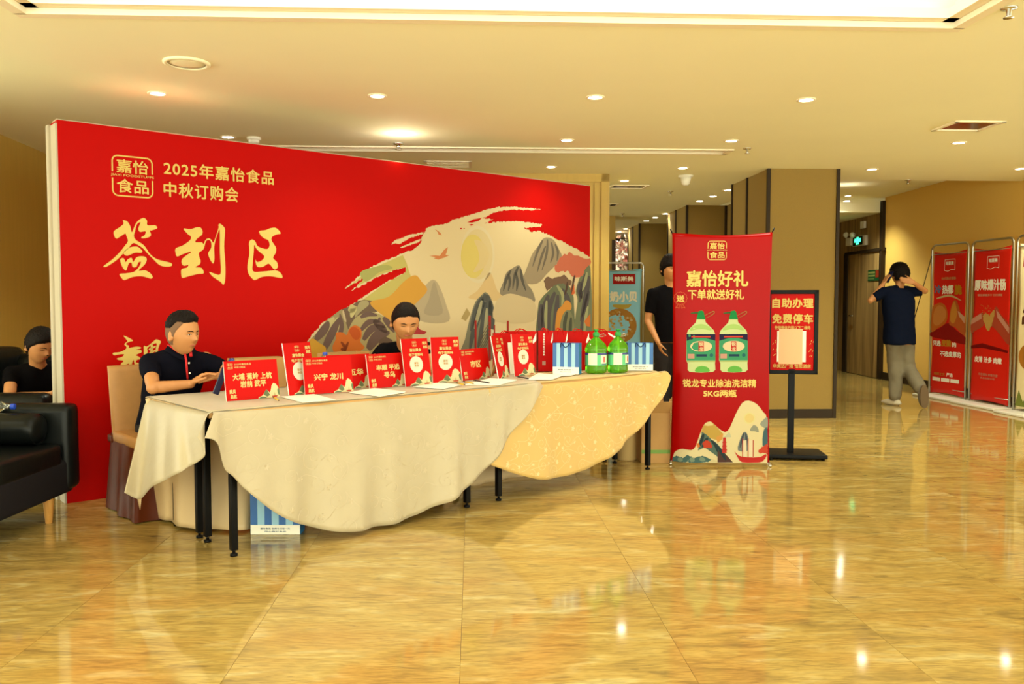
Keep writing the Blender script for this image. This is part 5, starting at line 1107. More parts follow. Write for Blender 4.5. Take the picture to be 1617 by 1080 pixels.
# bag on the floor under the cloth
a = G(396, 844); X = (TD*.9+V((1, 0, 0))*.6).normalized(); X = V((1, .0, 0)); b = PL(474, 842, a, V((0, 1, 0))); h = DY(396, 779, a.y).z
bag('blue striped paper bag standing on the floor under the ivory cloth', V(((a.x+b.x)/2, a.y+.05, .001)), X, b.x-a.x, .10, h, 'blue')
# green detergent jugs
def jug(label, px, pyb, pyt, turn):
    c = G(px, pyb-3, TT+.001); H = DY(px, pyt, c.y).z-c.z; s = H/.350
    t = root('detergent_bottle', label, 'bottle', c, 'green detergent bottles'); ca, sa = math.cos(turn), math.sin(turn); X = V((ca, sa, 0)); Y = V((-sa, ca, 0))
    FAT = 1.16; pr = [(r*(FAT if z_ < .25 else 1), z_) for r, z_ in ((.060, 0), (.074, .008), (.076, .03), (.074, .055), (.0755, .062), (.0755, .165), (.074, .172), (.077, .18), (.076, .20), (.066, .23), (.045, .262), (.024, .283), (.020, .290), (.020, .300))]
    q = MB(); q.lathe(c, [(r*s, z*s) for r, z in pr], M['liquid'], 32, X=X, Y=Y, sy=.8); q.build('bottle_body', t, t)
    q = MB(); q.lathe(c, [(.0765*s*FAT, .064*s), (.0765*s*FAT, .163*s)], M['labelg'], 32, X=X, Y=Y, sy=.81, capb=False, capt=False)
    q.lathe(c, [(.0772*s*FAT, .148*s), (.0772*s*FAT, .163*s)], M['labeln'], 32, X=X, Y=Y, sy=.812, capb=False, capt=False)
    q.lathe(c, [(.0774*s*FAT, .068*s), (.0774*s*FAT, .160*s)], M['labelc'], 12, X=X, Y=Y, sy=.813, a0=-PI*.5+turn*0-.95, a1=-PI*.5-.1, capb=False, capt=False)
    lb = q.build('label_sleeve', t, t)
    mb = MB(); 
    for k, (aa, bb_, z0, z1, m_) in enumerate(((.25, .95, .080, .145, 'labelc'), (.52, .68, .09, .135, 'labelr'), (.35, .85, .070, .077, 'labeln'))):
        mb.lathe(c, [((.0778+.0003*k)*s*FAT, z0*s), ((.0778+.0003*k)*s*FAT, z1*s)], M[m_], 10, X=X, Y=Y, sy=.815, a0=-PI*.5+aa, a1=-PI*.5+bb_, capb=False, capt=False)
    mb.build('label_print', t, t)
    q = MB(); q.lathe(c, [(.024*s, .292*s), (.026*s, .296*s), (.026*s, .318*s), (.020*s, .325*s), (.012*s, .328*s), (.012*s, .338*s), (.020*s, .340*s), (.018*s, .350*s)], M['capg'], 18); q.build('pump_cap', t, t)
    q = MB(); q.tube([c+Z*.29*s, c+Z*.02*s], .006*s, M['labelc'], 8); q.build('dip_tube', t, t)
    q = MB(); q.tube(smooth3([c+X*.02*s+Z*.3*s, c+X*.06*s+Z*.312*s, c+X*.075*s+Z*.30*s, c+X*.05*s+Z*.292*s, c+X*.022*s+Z*.292*s]), .004*s, M['pet'], 8); q.build('carry_loop', t, t)
jug('green detergent bottle with a green pump cap, left of the pair', 941, 592, 520, 0.15); jug('green detergent bottle with a green pump cap, right of the pair', 975.5, 591, 519.5, .5)

# ------------------------------------------------------------ floor items right of the table
def carton(label, xl, xr, yb, yt, d_, X=V((1, 0, 0)), flaps=False):
    a = G(xl, yb); b = PL(xr, yb, a, X.cross(Z)); w_ = (b-a).dot(X); h = PL(xl, yt, a, X.cross(Z)).z; n = X.cross(Z); n = n if n.dot(O0-a) > 0 else -n; c = a+X*w_/2-n*d_/2
    t = root('cardboard_box', label, 'box', (c.x, c.y, 0))
    for n_, dx, dy, sx, sy in (('front_wall', 0, d_/2, w_, .005), ('rear_wall', 0, -d_/2, w_, .005), ('side_wall', -w_/2, 0, .005, d_), ('side_wall', w_/2, 0, .005, d_)):
        q = MB(); q.box(V((c.x, c.y, h/2))+X*dx+n*dy, (sx, sy, h), M['kraft'], X=X, Y=n); q.build(n_, t, t)
    q = MB(); q.box(V((c.x, c.y, .004)), (w_, d_, .006), M['kraft'], X=X, Y=n); q.build('bottom', t, t)
    if flaps:
        for s_, (dx, dy) in ((.6, (0, 1)), (-.4, (0, -1)), (.5, (1, 0)), (-.5, (-1, 0))):
            e_ = V((c.x, c.y, h))+X*dx*w_/2+n*dy*d_/2; dirv = (X*dx+n*dy); vv = (Z*.8+dirv*abs(s_)).normalized(); al = n if dx else X
            q = MB(); q.box(e_+vv*.06, ((w_ if dy else d_)*.96, .004, .12), M['kraft'], X=al, Zz=vv); q.build('flap', t, t)
        for z_ in (.09,):
            q = MB(); q.box(V((c.x, c.y, z_))+n*(d_/2+.004), (w_, .002, .03), M['tape'], X=X, Y=n); q.build('green_band', t, t)
    else:
        q = MB(); q.box(V((c.x, c.y, h+.003)), (w_, d_, .006), M['kraft'], X=X, Y=n); q.build('lid', t, t)
    return t
carton('open cardboard box with a green stripe behind the standing banner', 1013, 1058, 731, 652, .26, flaps=True)
c = G(992, 728); t = root('cardboard_tube', 'upright beige cardboard drum under the right table end', 'container', (c.x, c.y+.08, 0)); c = V((c.x, c.y+.08, 0))
q = MB(); q.lathe(c, [(.075, 0), (.08, .006), (.08, .30), (.078, .305)], mat('beige_card', (206, 172, 112), .7), 24); q.build('drum_body', t, t); q = MB(); q.lathe(c, [(.083, .28), (.083, .312), (.07, .315)], M['kraft'], 24); q.build('drum_lid', t, t)
# ------------------------------------------------------------ PEOPLE
def remesh(mb, name, parent, rt, voxel, it=3, mt=None, wr=0, wscale=9):
    o = mb.build(name, None, rt)
    m = o.modifiers.new('r', 'REMESH'); m.mode = 'VOXEL'; m.voxel_size = voxel; m.use_smooth_shade = True
    m = o.modifiers.new('s', 'SMOOTH'); m.iterations = it; m.factor = .5
    dg = bpy.context.evaluated_depsgraph_get(); dg.update(); me = bpy.data.meshes.new_from_object(o.evaluated_get(dg))
    old = o.data; o.data = me; o.modifiers.clear(); bpy.data.meshes.remove(old)
    me.materials.clear(); me.materials.append(mt or mb.ms[0])
    if wr:
        for v in me.vertices:
            p = v.co*wscale; v.co += v.normal*wr*noise.noise(V((p.x, p.y, p.z*.55)))*1.6+v.normal*wr*.5*noise.noise(p*2.3)
    for p in me.polygons: p.use_smooth = True; p.material_index = 0
    me.name = name; o.parent = parent; return o
def limb(mb, pts, rs, mt, n=14):
    pts = [V(p) for p in pts]
    P_ = []; R_ = []
    for i in range(len(pts)-1):
        for k in range(5): f = k/5; P_.append(pts[i].lerp(pts[i+1], f)); R_.append(rs[i]+(rs[i+1]-rs[i])*f)
    P_.append(pts[-1]); R_.append(rs[-1]); mb.tube(P_, R_, mt, n)
    for p, r in zip(pts, rs): mb.sphere(p, r, mt, 8)
def torso(mb, secs, mt, n=24):
    """secs: (centre, side vector, half width, half depth)"""
    vs = []; fs = []
    for c, sd, hw, hd in secs:
        c = V(c); sd = V(sd).normalized(); f = V((-sd.y, sd.x, 0))
        for k in range(n):
            a = 2*PI*k/n; x = math.cos(a); y = math.sin(a); x = math.copysign(abs(x)**.8, x); y = math.copysign(abs(y)**.8, y)
            vs.append(c+sd*hw*x+f*hd*y)
    for i in range(len(secs)-1):
        for k in range(n): fs.append((i*n+k, i*n+(k+1) % n, (i+1)*n+(k+1) % n, (i+1)*n+k))
    fs.append(list(range(n))[::-1]); fs.append([len(vs)-n+k for k in range(n)]); mb.add(vs, fs, mt, True)
class Head:
    def __init__(s, c, f, H, roll=0):
        s.c = V(c); s.f = V(f).normalized(); s.s = s.f.cross(Z).normalized(); s.u = s.s.cross(s.f).normalized(); s.H = H
    def loc(s, d):
        if d.z > 0: h_ = math.hypot(d.x, d.y); d = d*(1/(h_**2.5+d.z**2.5)**(1/2.5))
        H = s.H; a, b, c = H*.335, H*.40, H*.5; t = max(0, -d.z); fr = max(0, d.y); bk = max(0, -d.y)
        wx = 1-.30*t**1.5; x = d.x*a*wx*(1+.05*math.exp(-((d.z-.25)/.3)**2)); z = d.z*c
        y = d.y*b*(1-.12*fr*fr)*(1-.10*t*t if d.y > 0 else 1-.42*t**1.3)
        X = x/H; Zh = z/H; g = lambda cx, cz, sx, sz: math.exp(-((X-cx)/sx)**2-((Zh-cz)/sz)**2)
        if d.y > 0:
            rp = max(0, min(1, (.07-Zh)/.19)); dr = 1/(1+math.exp((-.135-Zh)*90)); 
            y += H*fr**.5*(.135*math.exp(-(X/(.028+.028*rp))**2)*rp*dr + .020*g(0, .10, .2, .05)-.042*(g(.135, .02, .07, .045)+g(-.135, .02, .07, .045))+.018*(g(.17, -.08, .08, .08)+g(-.17, -.08, .08, .08))
                 +.022*g(0, -.245, .10, .035)-.010*g(0, -.24, .10, .008)+.035*g(0, -.40, .11, .07)-.012*g(0, -.31, .12, .03))
        return V((x, y, z))
    def w(s, l): return s.c+s.s*l.x+s.f*l.y+s.u*l.z
    def at(s, x, z, out=0):
        H = s.H; dz = z/.5; t = max(0, -dz); wx = 1-.30*t**1.5; dx = x/(.335*wx); dy = math.sqrt(max(.02, 1-dx*dx-dz*dz)); l = s.loc(V((dx, dy, dz))); l.y += out; return s.w(l)
    def mesh(s, mb, mt, n=56, m=44):
        vs = []; fs = []
        for j in range(m+1):
            th_ = PI*(j+.02*(j == 0)-.02*(j == m))/m
            for k in range(n): a = 2*PI*k/n; vs.append(s.w(s.loc(V((math.sin(th_)*math.sin(a), math.sin(th_)*math.cos(a), math.cos(th_))))))
        for j in range(m):
            for k in range(n): fs.append((j*n+k, (j+1)*n+k, (j+1)*n+(k+1) % n, j*n+(k+1) % n))
        fs.append([k for k in range(n)]); fs.append([m*n+k for k in range(n)][::-1]); mb.add(vs, fs, mt, True)
        for q in ():
            c = s.w(V((q*s.H*.335, -s.H*.02, -s.H*.02))); b = MB(); 
            vs = []; k0 = len(mb.v); mb.sphere((0, 0, 0), 1, mt, 10)
            for i in range(k0, len(mb.v)): v = mb.v[i]; mb.v[i] = c+s.s*v.x*s.H*.045+s.f*(v.y*s.H*.075-v.z*.003)+s.u*v.z*s.H*.135
    def hair(s, name, parent, rt, mt, thick, line=(.27, .15, .03, -.25), topx=0, n=88, m=70, rough=.004, seed=0, ztop=None):
        mb = MB(); vs = []; fs = []; H = s.H
        for j in range(m+1):
            th_ = PI*max(.004, min(.996, j/m))
            for k in range(n):
                a = 2*PI*k/n; d = V((math.sin(th_)*math.sin(a), math.sin(th_)*math.cos(a), math.cos(th_))); l = s.loc(d)
                ph = math.degrees(math.acos(max(-1, min(1, d.y/max(1e-3, math.hypot(d.x, d.y))))))
                X_ = [0, 50, 76, 98, 180]; Y_ = [line[0], line[1], line[2], line[3], line[3]]
                for i in range(4):
                    if X_[i] <= ph <= X_[i+1]: zl = Y_[i]+(Y_[i+1]-Y_[i])*(ph-X_[i])/(X_[i+1]-X_[i])
                zl += .012*noise.noise(d*14+V((seed, 0, 0)))
                k_ = max(0, min(1, (l.z/H-zl)/.11+.12)); k_ = k_*k_*(3-2*k_)
                if ztop is not None: k_ *= max(0, min(1, (ztop-l.z/H)/.05))
                nd = l.normalized(); tk = thick*(1+topx*max(0, d.z)**1.5*max(.3, .6+d.y*.6))+rough*noise.noise(V((d.x*18, d.y*18, d.z*10+seed)))
                vs.append(s.w(l+nd*(-.006+(.006+tk)*k_)))
        for j in range(m):
            for k in range(n): fs.append((j*n+k, (j+1)*n+k, (j+1)*n+(k+1) % n, j*n+(k+1) % n))
        fs.append([k for k in range(n)]); fs.append([m*n+k for k in range(n)][::-1]); mb.add(vs, fs, mt, True); return mb.build(name, parent, rt)
    def face(s, t, closed=True):
        H = s.H
        for q in (-1, 1):
            c = s.w(V((q*H*.338, -H*.03, -H*.03))); b = MB(); b.sphere((0, 0, 0), 1, M['skin'], 12); b.sphere((3, 0, 0), 1, M['skin'], 8)
            for i, v in enumerate(b.v):
                if v.x > 1.5: v = v-V((3, 0, 0)); p = V((v.x*.035+q*.03, v.y*.05, v.z*.045-.08))
                else: k = .6+.4*abs(v.z); p = V((v.x*.030*k+q*.03*max(0, -v.y+.2), v.y*.062, v.z*.125))
                b.v[i] = c+s.s*p.x*H+s.f*p.y*H+s.u*p.z*H
            b.build('ear', t, t)
        for q in (-1, 1):
            b = MB(); b.tube([s.at(q*.05, .085, .002), s.at(q*.11, .105, .002), s.at(q*.19, .085, .001)], [.0018, .0034, .0012], M['hair'], 6); b.build('eyebrow', t, t)
            b = MB()
            if not closed: b.tube([s.at(q*.085, .018, .001), s.at(q*.13, .022, .002), s.at(q*.175, .018, .001)], [.001, .0045, .001], M['eyew'], 8); b.sphere(s.at(q*.125, .02, .005), .0042, M['dark'], 8)
            b.tube([s.at(q*.075, .022, .003), s.at(q*.13, .036 if not closed else .018, .0045), s.at(q*.185, .018, .002)], [.0008, .0020, .0010], M['dark'], 6); b.build('eye', t, t)
        b = MB(); b.tube([s.at(-.09, -.245, .001), s.at(-.04, -.236, .003), s.at(0, -.24, .003), s.at(.04, -.236, .003), s.at(.09, -.245, .001)], [.001, .0034, .0036, .0034, .001], M['lip'], 8); b.build('mouth', t, t)
def hand(mb, w, dr, pn, sd, mt, curl=.5, sc_=1.0, thumb=.6, lens=(.93, 1, .95, .76)):
    """w wrist, dr direction to the knuckles, pn palm normal, sd vector towards the thumb side"""
    w = V(w); dr = V(dr).normalized(); pn = (V(pn)-dr*V(pn).dot(dr)).normalized(); sd = V(sd); sd = (sd-dr*sd.dot(dr)-pn*sd.dot(pn)).normalized()
    for k in range(4):
        off = (1.5-k)*.0195*sc_; kn = w+dr*.088*sc_*(1-.04*abs(k-1))+sd*off
        limb(mb, [w+sd*off*.6, kn], [.0145*sc_, .0105*sc_], mt, 10)
        d = dr.copy(); p = kn; a = curl*(.7+.12*k)
        for L, r in ((.042, .0092), (.026, .0082), (.021, .0072)):
            d = (d*math.cos(a)+pn*math.sin(a)).normalized(); pn2 = (pn-d*pn.dot(d)); q = p+d*L*lens[k]*sc_; limb(mb, [p, q], [r*sc_, r*.92*sc_], mt, 8); p = q
            npn = pn*math.cos(a)-dr*0; a = curl*.75; pn_ = pn
    tb = w+dr*.022*sc_+sd*.022*sc_; td = (dr*(1-thumb*.4)+sd*.75*(1-thumb*.5)+pn*thumb*.6).normalized(); p1 = tb+td*.042*sc_; td2 = (td+dr*.5+pn*thumb*.3).normalized(); p2 = p1+td2*.03*sc_; p3 = p2+td2*.024*sc_
    limb(mb, [tb, p1, p2, p3], [.0155*sc_, .0115*sc_, .0098*sc_, .0082*sc_], mt, 10)
def person(label, base, head, neck, secs, shR, elR, wrR, shL, elL, wrL, hands, shirt, sleeve=.55, vox=.0065, collar=False, legs=None, trouser=None, hem=None, armr=(.046, .038, .025), sl_r=.060, neck_r=.056):
    t = root('person', label, 'person', base); S = M['skin']; mb = MB()
    head.mesh(mb, S); limb(mb, [neck, neck.lerp(head.w(V((0, -head.H*.08, -head.H*.25))), .75)], [neck_r, neck_r*.93], S)
    torso(mb, [(c, sd, hw*.9, hd*.88) for c, sd, hw, hd in secs], S)
    for sh, el, wr in ((shR, elR, wrR), (shL, elL, wrL)): limb(mb, [sh, el, wr], list(armr), S)
    for h in hands: hand(mb, *h[:4], S, *h[4:])
    if legs:
        for L in legs: limb(mb, L[:3], [.07, .048, .035], S)
    remesh(mb, 'body', t, t, vox, 2)
    mb = MB(); torso(mb, secs, shirt)
    for sh, el in ((shR, elR), (shL, elL)):
        e_ = sh.lerp(el, sleeve); N_ = 9; sh = sh-Z*.012; cn_ = V(secs[-1][0])-Z*.02; limb(mb, [cn_+(sh-cn_)*.2, sh], [.062, sl_r*.9], shirt); mb.tube([sh.lerp(e_, k/N_) for k in range(N_+1)], [sl_r*.95+(.002*(k % 2))-.006*k/N_ for k in range(N_+1)], shirt, 16); mb.sphere(sh, sl_r, shirt, 10)
    top = remesh(mb, 'polo_shirt' if collar else 't_shirt', t, t, .012, 2, wr=.007)
    return t, top
def up_secs(hip, cen, side, hw, hd, n=7, top_hw=.12):
    hip = V(hip); cen = V(cen); out = []
    prof = [(0, 1.0, 1.12), (.18, .98, 1.12), (.4, .96, 1.05), (.62, 1.02, 1.0), (.82, 1.06, .92), (.95, .93, .74), (1.06, .55, .58)]
    for f, a, b in prof: out.append((hip.lerp(cen, f), side, hw*a, hd*b))
    return out
def leg_set(t, hips, knees, ankles, fdir, mt, r=(.095, .072, .058), shoe='shoe', wr=.010):
    mb = MB()
    for h, k, a in zip(hips, knees, ankles): limb(mb, [h, k, a], list(r), mt)
    mb.sphere((V(hips[0])+V(hips[1]))/2, .10, mt, 12, sz=.8); remesh(mb, 'trousers', t, t, .016, 3, wr=wr, wscale=10)
def shoe(t, a, fd, up=Z, m='shoe', s='sole', L=.27, wdt=.048):
    a = V(a); fd = V(fd).normalized(); up = V(up); up = (up-fd*up.dot(fd)).normalized(); sd = fd.cross(up); mb = MB(); k0 = 0
    c = a+fd*L*.24-up*.025; mb.sphere((0, 0, 0), 1, M[m], 14)
    for i in range(len(mb.v)): v = mb.v[i]; mb.v[i] = c+sd*v.x*wdt+fd*v.y*L*.5+up*(v.z*.042*(1.25-.5*v.y) if v.z > 0 else v.z*.03)
    mb.build('shoe', t, t); mb = MB(); vs = []; n = 24
    for z_ in (-.030, -.052):
        for k in range(n): x = 2*PI*k/n; vs.append(c+sd*math.sin(x)*wdt*1.04*(1-.12*math.sin(x)**2)+fd*math.cos(x)*L*.515+up*z_)
    mb.add(vs, [(k, (k+1) % n, n+(k+1) % n, n+k) for k in range(n)]+[list(range(n))[::-1], [n+k for k in range(n)]], M[s], False); mb.build('shoe_sole', t, t)

# man one: seated at the left end, looking right
cS = V((-2.02, 5.09, .940)); sd = TD
hd1 = Head((-1.968, 5.03, 1.080), (.93, -.36, -.06), .25)
shR = cS-TD*.17+Z*-.015; shL = cS+TD*.165+Z*-.02; elR = V((-2.045, 4.78, .785)); wrR = V((-1.875, 4.90, .795)); elL = V((-1.71, 5.17, .82)); wrL = V((-1.735, 4.965, .835))
t, top = person('man in a dark polo shirt seated at the left table end, looking right', (-2.15, 5.22, 0), hd1, cS+Z*.0+V((.01, -.01, 0)), up_secs((-2.16, 5.22, .50), cS, TD, .175, .115), shR, elR, wrR, shL, elL, wrL,
    [(wrR, (.75, .12, .62), (.75, .15, -.65), (.1, -.9, .2), .62, .98, .5), (wrL, (-.82, -.1, .08), (.1, .25, -.95), (-.1, -.9, .4), .45, .95, .5)], M['polo'], sleeve=.62, vox=.0052, collar=True, sl_r=.060)
hd1.hair('cropped_sides', t, t, M['stubble'], .0035, line=(.34, .24, .04, -.30), rough=.001)
hd1.hair('hair', t, t, M['hair'], .010, line=(.30, .26, .27, .10), topx=1.6, rough=.009, seed=3)
hd1.face(t, closed=False)
nb = cS+Z*.045+V((.012, -.012, 0))
q = MB(); fN = TN
ring = [nb+TD*.068*math.cos(a_)+TN*(.062*math.sin(a_)+.012)+Z*(.028-.055*max(0, math.sin(a_))**2-.0) for a_ in [2*PI*k/24 for k in range(6, 31)]]
col = MB(); vs = []; 
for p in ring: o_ = (p-nb); o_.z = 0; o_ = o_.normalized(); vs += [p, p+o_*.022-Z*.032]
col.add(vs, [(2*i, 2*i+1, 2*i+3, 2*i+2) for i in range(len(ring)-1)], M['polo'], True); solid(col.build('collar', t, t), .004)
q = MB(); q.tube([nb+TN*.080-Z*.005, nb+TN*.104-Z*.06, nb+TN*.120-Z*.17], [.006, .007, .006], mat('red_placket', (196, 20, 26), .7), 8); q.tube([p+Z*.002 for p in ring[2:9]], .005, mat('red_placket', (196, 20, 26), .7), 6)
q.tube([nb+TN*.05+TD*.045-Z*.0, nb+TN*.10+TD*.03-Z*.035], .009, mat('red_placket', (196, 20, 26), .7), 8); q.build('placket', t, t)
for k in range(2): q = MB(); q.sphere(nb+TN*(.116+.008*k)+TD*.012-Z*(.075+.06*k), .006, M['wprint'], 8); q.build('button', t, t)
hips = [V((-2.22, 5.16, .50)), V((-2.08, 5.29, .50))]; kn = [h+TN*.36+Z*.0 for h in hips]; an = [k+TN*.02-Z*.42 for k in kn]
leg_set(t, hips, kn, an, TN, M['dgrey']); [shoe(t, a_+Z*-.0, TN, m='black', s='black') for a_ in an]

# man two: middle of the table, looking down
cS = V((-.76, 6.03, .935)); sx = V((.96, .28, 0)).normalized(); fw = V((.28, -.96, 0)).normalized()
hd2 = Head((-.735, 5.80, 1.135), (.34, -.85, -.40), .262)
shR = cS-sx*.165; shL = cS+sx*.16; elR = V((-.98, 5.80, .82)); elL = V((-.55, 5.86, .81)); wrR = V((-.80, 5.62, .80)); wrL = V((-.60, 5.62, .79))
t, top = person('man with a buzz cut seated behind the middle of the table, looking down', (-.86, 6.28, 0), hd2, cS+V((.0, -.03, 0)), up_secs((-.86, 6.27, .50), cS, sx, .18, .12), shR, elR, wrR, shL, elL, wrL,
    [(wrR, (.7, -.5, 0), (.1, -.1, -.9), (.5, .7, .2), .4), (wrL, (-.1, -.9, .05), (0, 0, -1), (-.9, .2, .2), .35)], M['blacktee'], vox=.007, neck_r=.06)
hd2.hair('hair', t, t, M['hair'], .006, line=(.27, .20, .02, -.30), rough=.002, seed=5); hd2.face(t)
hips = [V((-.94, 6.25, .50)), V((-.76, 6.29, .50))]; kn = [h+fw*.36 for h in hips]; an = [k-Z*.42 for k in kn]; leg_set(t, hips, kn, an, fw, M['dgrey']); [shoe(t, a_, fw, m='black', s='black') for a_ in an]

# man three: in the far armchair at the left edge, looking down at his hands
cS = V((-3.40, 6.02, .80)); sx = V((.62, .78, 0)).normalized(); fw = V((.78, -.62, 0)).normalized()
hd3 = Head((-3.31, 5.90, .965), (.80, -.42, -.42), .25)
shR = cS-sx*.17-Z*.02; shL = cS+sx*.17-Z*.02; elR = V((-3.43, 5.72, .62)); wrR = V((-3.14, 5.70, .64)); elL = V((-3.12, 6.05, .62)); wrL = V((-2.98, 5.84, .64))
t, top = person('man in a black T-shirt sitting in the far black armchair, head bowed', (-3.5, 6.1, 0), hd3, cS+V((.015, -.02, .01)), up_secs((-3.52, 6.12, .45), cS, sx, .18, .12), shR, elR, wrR, shL, elL, wrL,
    [(wrR, (.9, .1, .05), (.1, .5, .4), (0, .2, .9), .5), (wrL, (.6, -.5, .1), (-.2, -.5, .5), (0, 0, 1), .5)], M['blacktee'], vox=.010)
hd3.hair('hair', t, t, M['hair'], .010, line=(.24, .16, .0, -.30), topx=.8, rough=.006, seed=8); hd3.face(t)
hips = [V((-3.56, 6.03, .50)), V((-3.44, 6.18, .50))]; kn = [h+fw*.38 for h in hips]; an = [k-Z*.42 for k in kn]; leg_set(t, hips, kn, an, fw, M['dgrey']); [shoe(t, a_, fw, m='black', s='black') for a_ in an]
q = MB(); c = (wrR+wrL)/2+V((.14, .0, .05)); q.box(c, (.07, .008, .15), M['phone'], X=sx, Zz=(fw*.8+Z*.6).normalized(), bev=.003); tag(recenter(q.build('smartphone')), 'dark phone held by the man in the far armchair', 'phone')

# man four: standing behind the red standing banner
X4 = 1.60; Y4 = 8.5; cS = V((X4, Y4, 1.385)); sx = V((1, .05, 0)).normalized(); fw = V((0, -1, 0))
hd4 = Head((X4-.015, Y4-.05, 1.60), (.30, -.93, -.12), .258)
shR = cS-sx*.18-Z*.02; shL = cS+sx*.18-Z*.02; elR = V((X4-.225, Y4+.02, 1.08)); wrR = V((X4-.15, Y4-.15, .87)); elL = V((X4+.24, Y4+.02, 1.08)); wrL = V((X4+.20, Y4-.12, .86))
t, top = person('man in a black T-shirt standing half hidden behind the red standing banner', (X4, Y4, 0), hd4, cS+Z*.02, up_secs((X4, Y4, .86), cS, sx, .165, .11), shR, elR, wrR, shL, elL, wrL,
    [(wrR, (.3, -.2, -.9), (.8, 0, 0), (0, -.9, -.2), .4), (wrL, (-.1, -.2, -.9), (-.8, 0, 0), (0, -.9, -.2), .4)], M['blacktee'], sleeve=.72, vox=.010)
hd4.hair('hair', t, t, M['hair'], .016, line=(.13, .07, -.05, -.32), topx=.6, rough=.008, seed=2); hd4.face(t, closed=False)
hips = [V((X4-.085, Y4, .90)), V((X4+.085, Y4, .90))]; kn = [V((h.x-.01, Y4-.02, .50)) for h in hips]; an = [V((h.x, Y4, .09)) for h in hips]; leg_set(t, hips, kn, an, fw, M['dgrey'], r=(.09, .075, .065)); [shoe(t, V((a_.x, a_.y, .052)), fw, m='black', s='black') for a_ in an]

# man five: walking away on the phone
X5 = 4.74; Y5 = 10.3; cS = V((X5-.02, Y5, 1.40)); sx = V((-1, -.12, 0)).normalized()      # his left is the viewer's left
hd5 = Head((X5+.01, Y5+.05, 1.60), (-.35, .92, -.08), .255)
shL = cS-sx*-.185; shR = cS-sx*.185; elL = V((X5-.37, Y5-.02, 1.285)); wrL = V((X5-.20, Y5+.02, 1.49)); elR = V((X5+.29, Y5-.02, 1.40)); wrR = V((X5+.10, Y5-.12, 1.50))
t, top = person('man in navy T-shirt and grey trousers walking away while phoning, hand behind head', (X5, Y5, 0), hd5, cS+Z*.02, up_secs((X5, Y5, .745), cS, sx, .19, .125), shR, elR, wrR, shL, elL, wrL,
    [(wrL, (.45, .1, .8), (.8, .2, -.2), (0, .6, .6), .35), (wrR, (-.95, -.05, .25), (0, .9, 0), (0, -.2, .9), .3)], M['bluetee'], sleeve=.72, vox=.010, sl_r=.066)
hd5.hair('hair', t, t, M['hair'], .020, line=(.22, .14, -.02, -.32), topx=.4, rough=.014, seed=9); hd5.face(t, closed=False)
hips = [V((X5-.08, Y5, .84)), V((X5+.08, Y5, .84))]; kn = [V((X5-.03, Y5+.03, .48)), V((X5+.12, Y5+.02, .46))]; an = [V((X5-.04, Y5-.02, .12)), V((X5+.14, Y5-.26, .24))]
leg_set(t, hips, kn, an, RY, M['grey'], r=(.098, .088, .078), wr=.010)
shoe(t, V((an[0].x, an[0].y-.02, .054)), (-.45, .9, 0), m='sole', s='sole', L=.29); shoe(t, an[1]+V((.005, -.03, -.02)), (.12, .15, -.98), up=V((0, 1, .15)), m='shoe', s='brownsole', L=.28, wdt=.055)
q = MB(); c = V((X5-.125, Y5+.03, 1.575)); q.box(c, (.012, .075, .16), M['phone'], X=V((.9, .3, .1)), Zz=(Z+V((.45, 0, 0))).normalized(), bev=.004); tag(recenter(q.build('smartphone')), 'dark phone held to the ear by the walking man', 'phone')

# ------------------------------------------------------------ BANQUET CHAIRS
def banquet(label, bl, X, n, mirror=False):
    """bl: left foot of the back, X along the back, n towards the table"""
    t = root('banquet_chair', label, 'chair', bl+X*.22+n*.22, 'covered banquet chairs')
    q = MB(); vs = []; fs = []; K = 12
    for i in range(K+1):
        v = i/K; z = .42+.46*v; 
        for k in range(20):
            a_ = 2*PI*k/20; x = math.cos(a_); y = math.sin(a_); x = math.copysign(abs(x)**.35, x); y = math.copysign(abs(y)**.5, y)
            vs.append(bl+X*.225+X*x*(.225+.012*v)+n*(y*.032-.035*v+.03)+Z*z)
    for i in range(K):
        for k in range(20): fs.append((i*20+k, i*20+(k+1) % 20, (i+1)*20+(k+1) % 20, (i+1)*20+k))
    fs.append([K*20+k for k in range(20)]); q.add(vs, fs, M['chaircover'], True); q.build('back_cover', t, t)
    q = MB(); q.box(bl+X*.225+n*.25+Z*.45, (.46, .44, .07), M['chaircover'], X=X, Y=n, bev=.025); q.build('seat_cushion', t, t)
    q = MB(); vs = []; fs = []; N_ = 96; J = 12
    for j in range(J+1):
        v = j/J
        for k in range(N_):
            s_ = k/N_*4; c_ = int(s_); f = s_-c_; cor = [(0, 0), (.45, 0), (.45, .47), (0, .47)]; a_, b_ = cor[c_], cor[(c_+1) % 4]; x = a_[0]+(b_[0]-a_[0])*f; y = a_[1]+(b_[1]-a_[1])*f
            dx, dy = x-.225, y-.235; L = math.hypot(dx, dy); fl = 1+.12*v+.045*v*math.sin(k*.62)+.03*v*math.sin(k*.31+1)
            vs.append(bl+X*(.225+dx*fl)+n*(.235+dy*fl)+Z*(.47*(1-v)+.006*v))
    for j in range(J):
        for k in range(N_): fs.append((j*N_+k, j*N_+(k+1) % N_, (j+1)*N_+(k+1) % N_, (j+1)*N_+k))
    q.add(vs, fs, M['brownsatin'], True); q.build('satin_skirt', t, t)
    q = MB(); q.box(bl+X*.225+n*.0+Z*.435, (.475, .09, .05), M['brownsatin'], X=X, Y=n, bev=.015); q.build('satin_sash', t, t)
bl = G(180, 803); bl.z = 0
banquet('gold covered banquet chair with brown satin skirt, beside the left table end', bl+TN*-.02, TD, TN)
banquet('gold covered banquet chair under the man in the middle', V((-1.07, 6.35, 0)), V((.96, .28, 0)).normalized(), V((.28, -.96, 0)).normalized())

